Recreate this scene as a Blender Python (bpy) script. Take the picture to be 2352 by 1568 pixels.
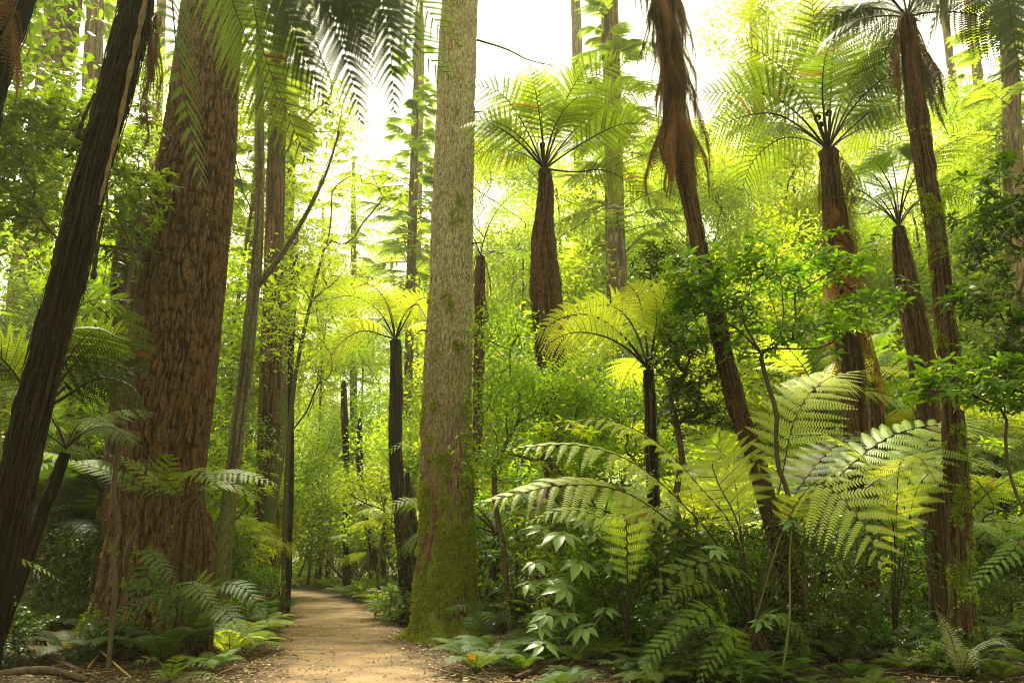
import bpy, math, random
import numpy as np
from mathutils import Vector, Matrix, Euler

# ------------------------------------------------------------------ camera, light, exposure
S = bpy.context.scene
C = S.collection
for o in list(bpy.data.objects):
    bpy.data.objects.remove(o)
PITCH = math.radians(15.9)
CAMH = 1.6
cam_d = bpy.data.cameras.new('camera')
cam_d.sensor_width = 36.0
cam_d.lens = 36.0 * 770 / 1024
cam_d.clip_start = 0.05
cam_d.clip_end = 2000
cam = bpy.data.objects.new('camera', cam_d)
C.objects.link(cam)
cam.location = (0, 0, CAMH)
cam.rotation_euler = (math.radians(90) + PITCH, 0, 0)
S.camera = cam

SUN_EL, SUN_AZ = math.radians(62), math.radians(-25)      # azimuth clockwise from +Y
world = bpy.data.worlds.new('World')
S.world = world
world.use_nodes = True
nt = world.node_tree
nt.nodes.clear()
wo = nt.nodes.new('ShaderNodeOutputWorld')
sky = nt.nodes.new('ShaderNodeTexSky')
sky.sky_type = 'NISHITA'
sky.sun_disc = False
sky.sun_elevation = SUN_EL
sky.sun_rotation = SUN_AZ
sky.dust_density = 4.0
b1 = nt.nodes.new('ShaderNodeBackground'); b1.inputs[1].default_value = 0.05
b2 = nt.nodes.new('ShaderNodeBackground'); b2.inputs[0].default_value = (1.0, 0.97, 0.42, 1); b2.inputs[1].default_value = 0.62
add = nt.nodes.new('ShaderNodeAddShader')
nt.links.new(sky.outputs[0], b1.inputs[0])
nt.links.new(b1.outputs[0], add.inputs[0]); nt.links.new(b2.outputs[0], add.inputs[1])
nt.links.new(add.outputs[0], wo.inputs[0])

sun_d = bpy.data.lights.new('sun', 'SUN')
sun_d.energy = 4.6
sun_d.angle = math.radians(10)
sun_d.color = (1.0, 0.94, 0.66)
sun = bpy.data.objects.new('sun', sun_d)
C.objects.link(sun)
sv = Vector((math.sin(SUN_AZ) * math.cos(SUN_EL), math.cos(SUN_AZ) * math.cos(SUN_EL), math.sin(SUN_EL)))
sun.rotation_euler = (-sv).to_track_quat('-Z', 'Y').to_euler()

S.view_settings.view_transform = 'Standard'
S.view_settings.look = 'None'
S.view_settings.gamma = 1.0
S.view_settings.exposure = 1.55
S.render.engine = 'CYCLES'
S.cycles.max_bounces = 7
S.cycles.diffuse_bounces = 4
S.cycles.glossy_bounces = 2
S.cycles.transmission_bounces = 5
S.cycles.volume_bounces = 1
S.cycles.transparent_max_bounces = 4
S.cycles.use_denoising = True
S.cycles.filter_width = 1.05
S.cycles.caustics_reflective = False
S.cycles.caustics_refractive = False
S.cycles.use_adaptive_sampling = True
S.cycles.adaptive_threshold = 0.02

rng = np.random.default_rng(11)
random.seed(11)

# ------------------------------------------------------------------ measuring helpers (pixels of a 2352 px wide view)
FD, CX, CY = 1768.6, 1176.0, 784.0
CAM = np.array((0, 0, CAMH))
FW = np.array((0, math.cos(PITCH), math.sin(PITCH)))
UP = np.array((0, -math.sin(PITCH), math.cos(PITCH)))
XX = np.array((1.0, 0, 0))

def at(x, y, Y):
    r = FW + (x - CX) / FD * XX - (y - CY) / FD * UP
    return CAM + r * (Y / r[1])

def ground(x, y):
    r = FW + (x - CX) / FD * XX - (y - CY) / FD * UP
    return CAM + r * (-CAMH / r[2])

def depth(p):
    return float(np.dot(np.asarray(p) - CAM, FW))

def rad(p, hw):
    return hw * depth(p) / FD

def pix(p):
    d = np.asarray(p) - CAM
    z = np.dot(d, FW)
    return CX + FD * d[0] / z, CY - FD * np.dot(d, UP) / z

def colx(x, Y):
    """X of the ground point standing Y metres ahead in image column x"""
    z = Y * math.cos(PITCH) - CAMH * math.sin(PITCH)
    return (x - CX) / FD * z

# ------------------------------------------------------------------ noise
def _h(ix, iy, iz):
    with np.errstate(over='ignore'):
        n = (ix.astype(np.int64) * 374761393 + iy.astype(np.int64) * 668265263 + iz.astype(np.int64) * 1274126177) & 0xffffffff
        n = ((n ^ (n >> 13)) * 1103515245) & 0xffffffff
        n = (n ^ (n >> 16)) & 0xffffffff
    return n / 4294967295.0

def vn(p):
    p = np.asarray(p, float)
    i = np.floor(p).astype(np.int64)
    f = p - i
    f = f * f * (3 - 2 * f)
    r = 0
    for dx in (0, 1):
        wx = f[:, 0] if dx else 1 - f[:, 0]
        for dy in (0, 1):
            wy = f[:, 1] if dy else 1 - f[:, 1]
            for dz in (0, 1):
                wz = f[:, 2] if dz else 1 - f[:, 2]
                r = r + wx * wy * wz * _h(i[:, 0] + dx, i[:, 1] + dy, i[:, 2] + dz)
    return r

def fbm(p, oct=3):
    a, s, r = 0.5, 1.0, 0
    for k in range(oct):
        r = r + a * vn(np.asarray(p) * s + 17.3 * k)
        a *= 0.5; s *= 2.03
    return r / (1 - 0.5 ** oct)

def norm(v):
    v = np.asarray(v, float)
    return v / np.maximum(np.linalg.norm(v, axis=-1, keepdims=True), 1e-9)

def catmull(P, n):
    P = np.asarray(P, float)
    if len(P) == 2:
        t = np.linspace(0, 1, n)[:, None]
        return P[0] * (1 - t) + P[1] * t
    Q = np.vstack([2 * P[0] - P[1], P, 2 * P[-1] - P[-2]])
    u = np.linspace(0, len(P) - 1 - 1e-9, n)
    i = u.astype(int); t = (u - i)[:, None]
    a, b, c, d = Q[i], Q[i + 1], Q[i + 2], Q[i + 3]
    return 0.5 * (2 * b + (c - a) * t + (2 * a - 5 * b + 4 * c - d) * t ** 2 + (3 * b - a - 3 * c + d) * t ** 3)

# ------------------------------------------------------------------ mesh collecting
class MB:
    """collects vertices and faces of ONE mesh; every face keeps a random value 'v' and a material slot"""
    def __init__(s):
        s.V = []; s.F = []; s.n = 0; s.pa = {}
    def add(s, V, F, mat=0, v=None, smooth=False, **pa):
        V = np.asarray(V, float).reshape(-1, 3)
        F = np.asarray(F, int)
        if v is None:
            v = rng.random(len(F))
        s.F.append((F + s.n, mat, np.broadcast_to(v, (len(F),)), smooth))
        s.V.append(V); s.n += len(V)
        for k, a in pa.items():
            s.pa.setdefault(k, []).append((s.n - len(V), np.asarray(a, float)))
        return s
    def mesh(s, name, mats):
        V = np.vstack(s.V)
        me = bpy.data.meshes.new(name)
        me.vertices.add(len(V)); me.vertices.foreach_set('co', V.astype(np.float32).ravel())
        loops = np.concatenate([f[0].ravel() for f in s.F])
        sizes = np.concatenate([np.full(len(f[0]), f[0].shape[1]) for f in s.F])
        starts = np.concatenate([[0], np.cumsum(sizes)[:-1]])
        me.loops.add(len(loops)); me.loops.foreach_set('vertex_index', loops.astype(np.int32))
        me.polygons.add(len(sizes))
        me.polygons.foreach_set('loop_start', starts.astype(np.int32))
        me.polygons.foreach_set('loop_total', sizes.astype(np.int32))
        me.polygons.foreach_set('material_index', np.concatenate([np.full(len(f[0]), f[1]) for f in s.F]).astype(np.int32))
        me.polygons.foreach_set('use_smooth', np.concatenate([np.full(len(f[0]), f[3]) for f in s.F]).astype(bool))
        a = me.attributes.new('v', 'FLOAT', 'FACE')
        a.data.foreach_set('value', np.concatenate([f[2] for f in s.F]).astype(np.float32))
        for k, lst in s.pa.items():
            arr = np.zeros(len(V), np.float32)
            for o, x in lst:
                arr[o:o + len(x)] = x
            at_ = me.attributes.new(k, 'FLOAT', 'POINT')
            at_.data.foreach_set('value', arr)
        for m in mats:
            me.materials.append(m)
        me.update()
        me.validate()
        return me

def grid_faces(nr, ns, closed=True):
    i = np.arange(nr - 1)[:, None]; j = np.arange(ns if closed else ns - 1)[None, :]
    j2 = (j + 1) % ns
    return np.stack([i * ns + j, i * ns + j2, (i + 1) * ns + j2, (i + 1) * ns + j], -1).reshape(-1, 4)

def frames(P):
    T = norm(np.gradient(P, axis=0))
    ref = np.array((0.0, 1.0, 0.0)) if abs(T[0][1]) < 0.9 else np.array((1.0, 0, 0))
    A = np.zeros_like(P); a = ref
    for i in range(len(P)):
        a = a - T[i] * np.dot(a, T[i]); a = a / max(np.linalg.norm(a), 1e-9)
        A[i] = a
    return T, A, np.cross(T, A)

def tube(mb, P, R, segs=6, mat=0, v=None, smooth=True, cap=True, disp=None, **pa):
    P = np.asarray(P, float); n = len(P)
    R = np.broadcast_to(np.asarray(R, float), (n,))
    T, A, B = frames(P)
    th = np.linspace(0, 2 * math.pi, segs, endpoint=False)
    d = np.cos(th)[None, :, None] * A[:, None, :] + np.sin(th)[None, :, None] * B[:, None, :]
    rr = R[:, None] * np.ones(segs)[None]
    if disp is not None:
        rr = rr + disp(P, th, rr)
    V = (P[:, None, :] + d * rr[:, :, None]).reshape(-1, 3)
    F = grid_faces(n, segs)
    kw = {k: np.broadcast_to(x, (n, segs)).ravel() for k, x in pa.items()}
    mb.add(V, F, mat, v, smooth, **kw)
    if cap:
        mb.add(V[-segs:], np.array([[0, (k + 1) % segs, (k + 2) % segs] for k in range(0, segs, 1)][:0] or [[0, 1, 2]]), mat, v, smooth)
        c = P[-1] + T[-1] * R[-1] * 0.3
        VV = np.vstack([V[-segs:], c])
        mb.add(VV, np.array([[k, (k + 1) % segs, segs] for k in range(segs)]), mat, v, smooth)
    return V, d.reshape(-1, 3)

def leafset(mb, base, dirv, upv, L, W, mat=0, droop=0.25, fold=0.15, v=None, mid=0.45):
    """lance-shaped leaves, three faces each, bending down towards the tip"""
    base = np.asarray(base, float); n = len(base)
    if n == 0:
        return
    d = norm(dirv); s = norm(np.cross(d, upv)); u = np.cross(s, d)
    L = np.broadcast_to(L, (n,))[:, None]; W = np.broadcast_to(W, (n,))[:, None]
    def pt(t, w, dr):
        return base + d * L * t + s * W * w - u * L * dr + u * abs(w) * fold * W * 2
    V = np.stack([base, pt(mid * .55, .42, droop * .05), pt(mid * .55, -.42, droop * .05),
                  pt(mid * 1.55, .40, droop * .45), pt(mid * 1.55, -.40, droop * .45), pt(1.0, 0, droop)], 1)
    k = (np.arange(n) * 6)[:, None]
    vv = rng.random(n) if v is None else np.broadcast_to(v, (n,))
    V = V.reshape(-1, 3)
    o = mb.n
    mb.add(V, np.concatenate([k + 0, k + 1, k + 3, k + 4], 1)[:0].reshape(0, 4), mat, np.zeros(0))
    mb.F.append((np.concatenate([k + 0, k + 1, k + 2], 1) + o, mat, vv, False))
    mb.F.append((np.concatenate([k + 1, k + 3, k + 4, k + 2], 1) + o, mat, vv, False))
    mb.F.append((np.concatenate([k + 3, k + 5, k + 4], 1) + o, mat, vv, False))

# ------------------------------------------------------------------ objects
def link(name, me, parent=None, mat=None):
    o = bpy.data.objects.new(name, me); C.objects.link(o)
    if parent is not None:
        o.parent = parent
    if mat is not None:
        o.matrix_local = mat
    return o

REG = []
def thing(name, label, cat, loc, group=None, auto=None, me=None, mat=None):
    o = bpy.data.objects.new(name, me); C.objects.link(o)
    if mat is not None:
        o.matrix_world = mat
    else:
        o.location = loc
    o['category'] = cat
    if label:
        o['label'] = label
    if group:
        o['group'] = group
    if auto:
        REG.append((o, auto, np.array(loc, float)))
    return o

def struct(name, me, kind='structure'):
    o = bpy.data.objects.new(name, me); C.objects.link(o); o['kind'] = kind
    return o

# ------------------------------------------------------------------ materials
def newmat(name):
    m = bpy.data.materials.new(name); m.use_nodes = True
    m.node_tree.nodes.clear()
    return m, m.node_tree.nodes, m.node_tree.links

def N(ns, t, **kw):
    n = ns.new(t)
    for k, v in kw.items():
        setattr(n, k, v)
    return n

def ramp(ns, stops):
    r = ns.new('ShaderNodeValToRGB')
    e = r.color_ramp.elements
    while len(e) < len(stops):
        e.new(0.5)
    for i, (p, c) in enumerate(stops):
        e[i].position = p; e[i].color = (*c, 1)
    return r

def leaf_mat(name, c0, c1, tr=None, k=0.45, rough=0.5, spec=0.35, old=None, oldpos=0.97, rand=0.35):
    """c0..c1: the leaf greens, chosen leaf by leaf; light comes through by k"""
    m, ns, ls = newmat(name)
    out = N(ns, 'ShaderNodeOutputMaterial')
    av = N(ns, 'ShaderNodeAttribute', attribute_name='v')
    st = [(0.0, c0), (0.9, c1)]
    if old:
        st += [(oldpos, c1), (min(1.0, oldpos + 0.01), old)]
    r = ramp(ns, st); ls.new(av.outputs['Fac'], r.inputs[0])
    oi = N(ns, 'ShaderNodeObjectInfo')
    mp = N(ns, 'ShaderNodeMapRange'); mp.inputs[3].default_value = 1 - rand; mp.inputs[4].default_value = 1 + rand
    ls.new(oi.outputs['Random'], mp.inputs[0])
    hs = N(ns, 'ShaderNodeHueSaturation')
    ls.new(r.outputs[0], hs.inputs['Color']); ls.new(mp.outputs[0], hs.inputs['Value'])
    mh = N(ns, 'ShaderNodeMapRange'); mh.inputs[3].default_value = 0.485; mh.inputs[4].default_value = 0.515
    ml = N(ns, 'ShaderNodeMath', operation='FRACT'); mm = N(ns, 'ShaderNodeMath', operation='MULTIPLY'); mm.inputs[1].default_value = 7.31
    ls.new(oi.outputs['Random'], mm.inputs[0]); ls.new(mm.outputs[0], ml.inputs[0]); ls.new(ml.outputs[0], mh.inputs[0])
    ls.new(mh.outputs[0], hs.inputs['Hue'])
    p = N(ns, 'ShaderNodeBsdfPrincipled')
    p.inputs['Roughness'].default_value = rough
    p.inputs['Specular IOR Level'].default_value = spec
    ls.new(hs.outputs[0], p.inputs['Base Color'])
    t = N(ns, 'ShaderNodeBsdfTranslucent')
    tc = N(ns, 'ShaderNodeMix', data_type='RGBA', blend_type='MULTIPLY'); tc.inputs[0].default_value = 1
    tc.inputs[7].default_value = (*(tr or (2.9, 2.5, 0.5)), 1)
    ls.new(hs.outputs[0], tc.inputs[6]); ls.new(tc.outputs[2], t.inputs['Color'])
    mx = N(ns, 'ShaderNodeMixShader'); mx.inputs[0].default_value = k
    ls.new(p.outputs[0], mx.inputs[1]); ls.new(t.outputs[0], mx.inputs[2]); ls.new(mx.outputs[0], out.inputs[0])
    return m

def bark_mat(name, deep, mid, ridge, scale=(22, 22, 4.5), bump=0.5, moss=None, mosscol=((0.045, 0.075, 0.012), (0.13, 0.17, 0.03)), lichen=None, rough=0.9):
    """fibrous bark; reads the 'fur' (furrow) and 'moss' values stored on the trunk's own vertices"""
    m, ns, ls = newmat(name)
    out = N(ns, 'ShaderNodeOutputMaterial')
    tc = N(ns, 'ShaderNodeTexCoord'); mp = N(ns, 'ShaderNodeMapping'); mp.inputs['Scale'].default_value = scale
    ls.new(tc.outputs['Object'], mp.inputs[0])
    n1 = N(ns, 'ShaderNodeTexNoise'); n1.inputs['Scale'].default_value = 1.6; n1.inputs['Detail'].default_value = 8; n1.inputs['Roughness'].default_value = 0.65
    ls.new(mp.outputs[0], n1.inputs['Vector'])
    fa = N(ns, 'ShaderNodeAttribute', attribute_name='fur')
    a1 = N(ns, 'ShaderNodeMath', operation='MULTIPLY_ADD'); a1.inputs[1].default_value = -0.5; ls.new(fa.outputs['Fac'], a1.inputs[0]); ls.new(n1.outputs[0], a1.inputs[2])
    r = ramp(ns, [(0.02, deep), (0.42, mid), (0.62, ridge)])
    ls.new(a1.outputs[0], r.inputs[0])
    n2 = N(ns, 'ShaderNodeTexNoise'); n2.inputs['Scale'].default_value = 38; n2.inputs['Detail'].default_value = 5
    ls.new(tc.outputs['Object'], n2.inputs['Vector'])
    mv = N(ns, 'ShaderNodeMapRange'); mv.inputs[1].default_value = 0.3; mv.inputs[2].default_value = 0.72; mv.inputs[3].default_value = 0.45; mv.inputs[4].default_value = 1.6
    ls.new(n2.outputs[0], mv.inputs[0])
    hs = N(ns, 'ShaderNodeHueSaturation'); ls.new(r.outputs[0], hs.inputs['Color']); ls.new(mv.outputs[0], hs.inputs['Value'])
    col = hs.outputs[0]
    if lichen:  # lichen together with the skylit paleness of the upper trunk, as colour
        la = N(ns, 'ShaderNodeAttribute', attribute_name='pale')
        lm = N(ns, 'ShaderNodeMix', data_type='RGBA')
        ln = N(ns, 'ShaderNodeMath', operation='MULTIPLY'); ls.new(la.outputs['Fac'], ln.inputs[0])
        lr = N(ns, 'ShaderNodeMapRange'); lr.inputs[1].default_value = 0.36; lr.inputs[2].default_value = 0.56; ls.new(n1.outputs[0], lr.inputs[0]); ls.new(lr.outputs[0], ln.inputs[1])
        lc = N(ns, 'ShaderNodeHueSaturation'); lc.inputs['Color'].default_value = (*lichen, 1); ls.new(mv.outputs[0], lc.inputs['Value'])
        ls.new(ln.outputs[0], lm.inputs[0]); ls.new(col, lm.inputs[6]); ls.new(lc.outputs[0], lm.inputs[7]); col = lm.outputs[2]
    if moss:
        ma = N(ns, 'ShaderNodeAttribute', attribute_name='moss')
        nm = N(ns, 'ShaderNodeTexNoise'); nm.inputs['Scale'].default_value = 9; nm.inputs['Detail'].default_value = 6; nm.inputs['Roughness'].default_value = 0.7
        ls.new(tc.outputs['Object'], nm.inputs['Vector'])
        ad = N(ns, 'ShaderNodeMath', operation='ADD'); ls.new(ma.outputs['Fac'], ad.inputs[0]); ls.new(nm.outputs[0], ad.inputs[1])
        mr = N(ns, 'ShaderNodeMapRange'); mr.inputs[1].default_value = 0.93; mr.inputs[2].default_value = 1.06; ls.new(ad.outputs[0], mr.inputs[0])
        mc = ramp(ns, [(0.35, mosscol[0]), (0.65, mosscol[1])]); ls.new(n2.outputs[0], mc.inputs[0])
        mm = N(ns, 'ShaderNodeMix', data_type='RGBA'); ls.new(mr.outputs[0], mm.inputs[0]); ls.new(col, mm.inputs[6]); ls.new(mc.outputs[0], mm.inputs[7]); col = mm.outputs[2]
    p = N(ns, 'ShaderNodeBsdfPrincipled'); p.inputs['Roughness'].default_value = rough; p.inputs['Specular IOR Level'].default_value = 0.2
    ls.new(col, p.inputs['Base Color'])
    ba = N(ns, 'ShaderNodeMath', operation='MULTIPLY_ADD'); ba.inputs[1].default_value = 0.35; ls.new(n2.outputs[0], ba.inputs[0]); ls.new(n1.outputs[0], ba.inputs[2])
    bp = N(ns, 'ShaderNodeBump'); bp.inputs['Strength'].default_value = bump; bp.inputs['Distance'].default_value = 0.06
    ls.new(ba.outputs[0], bp.inputs['Height']); ls.new(bp.outputs[0], p.inputs['Normal'])
    ls.new(p.outputs[0], out.inputs[0])
    return m

def flat_mat(name, stops, rough=0.8, scale=20.0, attr=False, bump=0.0, detail=6, spec=0.25):
    m, ns, ls = newmat(name)
    out = N(ns, 'ShaderNodeOutputMaterial')
    r = ramp(ns, stops)
    tc = N(ns, 'ShaderNodeTexCoord')
    n1 = N(ns, 'ShaderNodeTexNoise'); n1.inputs['Scale'].default_value = scale; n1.inputs['Detail'].default_value = detail; n1.inputs['Roughness'].default_value = 0.65
    ls.new(tc.outputs['Object'], n1.inputs['Vector'])
    if attr:
        av = N(ns, 'ShaderNodeAttribute', attribute_name='v'); ls.new(av.outputs['Fac'], r.inputs[0])
    else:
        ls.new(n1.outputs[0], r.inputs[0])
    p = N(ns, 'ShaderNodeBsdfPrincipled'); p.inputs['Roughness'].default_value = rough; p.inputs['Specular IOR Level'].default_value = spec
    ls.new(r.outputs[0], p.inputs['Base Color'])
    if bump:
        bp = N(ns, 'ShaderNodeBump'); bp.inputs['Strength'].default_value = bump; bp.inputs['Distance'].default_value = 0.03
        ls.new(n1.outputs[0], bp.inputs['Height']); ls.new(bp.outputs[0], p.inputs['Normal'])
    ls.new(p.outputs[0], out.inputs[0])
    return m

M = {}
M['fern'] = leaf_mat('fern_green', (0.085, 0.135, 0.014), (0.135, 0.2, 0.022), tr=(2.2, 2.2, 0.5), k=0.42, rough=0.55, spec=0.35, old=(0.16, 0.085, 0.03), oldpos=0.985)
M['fern_bright'] = leaf_mat('fern_bright', (0.27, 0.36, 0.075), (0.38, 0.47, 0.12), k=0.42, rough=0.5, spec=0.45, rand=0.2, old=(0.16, 0.085, 0.03), oldpos=0.985)  # raised fern greens: light falling on the fronds is painted in
M['fern_dark'] = leaf_mat('fern_dark', (0.016, 0.032, 0.006), (0.032, 0.055, 0.01), k=0.12, rough=0.5, spec=0.3, old=(0.16, 0.085, 0.03), oldpos=0.985)  # darkened fern greens; foreground shade is part of the colour
M['fern_blue'] = leaf_mat('fern_blue', (0.04, 0.075, 0.022), (0.065, 0.11, 0.032), k=0.35, rough=0.5, spec=0.2, old=(0.16, 0.085, 0.03), oldpos=0.985)
M['fern_silver'] = leaf_mat('fern_silver', (0.22, 0.25, 0.20), (0.32, 0.35, 0.28), k=0.15, rough=0.45, spec=0.5)
M['fern_yellow'] = leaf_mat('fern_yellow', (0.15, 0.2, 0.015), (0.22, 0.26, 0.02), k=0.55, old=(0.16, 0.085, 0.03), oldpos=0.985)
M['dead'] = leaf_mat('dead_frond_brown', (0.06, 0.030, 0.014), (0.15, 0.075, 0.032), tr=(1.3, 1.0, 0.7), k=0.25, rough=0.8, spec=0.1)
M['dead_orange'] = leaf_mat('dead_frond_orange', (0.16, 0.08, 0.02), (0.30, 0.17, 0.04), tr=(1.3, 1.0, 0.6), k=0.35, rough=0.8, spec=0.1)
M['leaf'] = leaf_mat('broadleaf_green', (0.05, 0.105, 0.008), (0.1, 0.18, 0.014), k=0.52, rough=0.38, spec=0.4, old=(0.35, 0.30, 0.04), oldpos=0.985)
M['leaf_light'] = leaf_mat('broadleaf_light', (0.1, 0.17, 0.01), (0.18, 0.26, 0.018), k=0.58, rough=0.4, spec=0.35, old=(0.4, 0.36, 0.05), oldpos=0.985)
M['leaf_glow'] = leaf_mat('broadleaf_painted_glow', (0.17, 0.25, 0.025), (0.27, 0.36, 0.04), k=0.6, rough=0.5, spec=0.3)  # lightened leaf greens; the glow of lit foliage is put into the colour
M['leaf_dark'] = leaf_mat('broadleaf_dark', (0.018, 0.045, 0.006), (0.045, 0.085, 0.01), k=0.38, rough=0.32, spec=0.4, old=(0.25, 0.16, 0.03), oldpos=0.988)  # darker leaf greens, with foreground shade held in the colour
M['leaf_pale'] = leaf_mat('broadleaf_pale', (0.12, 0.20, 0.075), (0.18, 0.27, 0.10), k=0.35, rough=0.35, spec=0.6, rand=0.1)
M['needle'] = leaf_mat('conifer_needles', (0.10, 0.15, 0.03), (0.15, 0.21, 0.04), k=0.45)
M['rachis'] = flat_mat('frond_stem_dark', [(0.3, (0.016, 0.010, 0.007)), (0.7, (0.045, 0.025, 0.014))], rough=0.5)
M['rachis_g'] = flat_mat('frond_stem_green', [(0.3, (0.09, 0.10, 0.03)), (0.7, (0.16, 0.14, 0.05))], rough=0.5)
M['redwood'] = bark_mat('redwood_bark', (0.022, 0.008, 0.004), (0.105, 0.050, 0.025), (0.17, 0.10, 0.055), moss=True, lichen=(0.42, 0.37, 0.24), bump=0.8)
M['redwood_mossy'] = bark_mat('mossy_redwood_bark', (0.12, 0.024, 0.009), (0.125, 0.08, 0.045), (0.26, 0.20, 0.125), moss=True, lichen=(0.42, 0.37, 0.24), bump=0.8, mosscol=((0.06, 0.08, 0.008), (0.22, 0.25, 0.03)))
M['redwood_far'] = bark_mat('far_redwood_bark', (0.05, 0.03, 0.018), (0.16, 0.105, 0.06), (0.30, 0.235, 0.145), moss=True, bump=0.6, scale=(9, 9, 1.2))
M['fibre'] = bark_mat('fern_trunk_fibre', (0.007, 0.003, 0.002), (0.052, 0.023, 0.012), (0.17, 0.088, 0.048), scale=(30, 30, 2.0), moss=True, bump=0.9)
M['fibre_dark'] = bark_mat('fern_trunk_dark', (0.003, 0.002, 0.0015), (0.009, 0.005, 0.003), (0.028, 0.014, 0.008), scale=(30, 30, 2.0), moss=True, bump=0.9)
M['mossbark'] = bark_mat('mossy_slender_bark', (0.03, 0.022, 0.012), (0.09, 0.065, 0.04), (0.22, 0.19, 0.12), scale=(16, 16, 6), moss=True, bump=0.7, mosscol=((0.05, 0.07, 0.012), (0.14, 0.16, 0.035)))
M['twig'] = flat_mat('twig_bark', [(0.3, (0.035, 0.022, 0.012)), (0.7, (0.11, 0.075, 0.045))], scale=30, bump=0.4)
M['twig_green'] = flat_mat('green_stem', [(0.3, (0.07, 0.075, 0.025)), (0.7, (0.15, 0.15, 0.06))], scale=30, bump=0.3)
M['moss'] = leaf_mat('moss', (0.10, 0.13, 0.010), (0.27, 0.31, 0.035), k=0.35, rough=0.8, spec=0.1, rand=0.0)
M['strip'] = flat_mat('bark_strip', [(0.3, (0.05, 0.028, 0.015)), (0.7, (0.17, 0.10, 0.055))], scale=14, bump=0.5)
M['strip_dark'] = flat_mat('dark_bark_strip', [(0.3, (0.008, 0.005, 0.003)), (0.7, (0.045, 0.024, 0.012))], scale=14, bump=0.5)
M['strip_pale'] = flat_mat('pale_bark_strip', [(0.3, (0.12, 0.07, 0.04)), (0.7, (0.27, 0.18, 0.10))], scale=14, bump=0.5)
M['wood'] = flat_mat('dead_wood', [(0.3, (0.02, 0.011, 0.007)), (0.7, (0.10, 0.055, 0.03))], scale=9, bump=0.6)
M['wood_pale'] = flat_mat('split_wood', [(0.3, (0.28, 0.17, 0.08)), (0.7, (0.45, 0.32, 0.18))], scale=9, bump=0.4)

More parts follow.
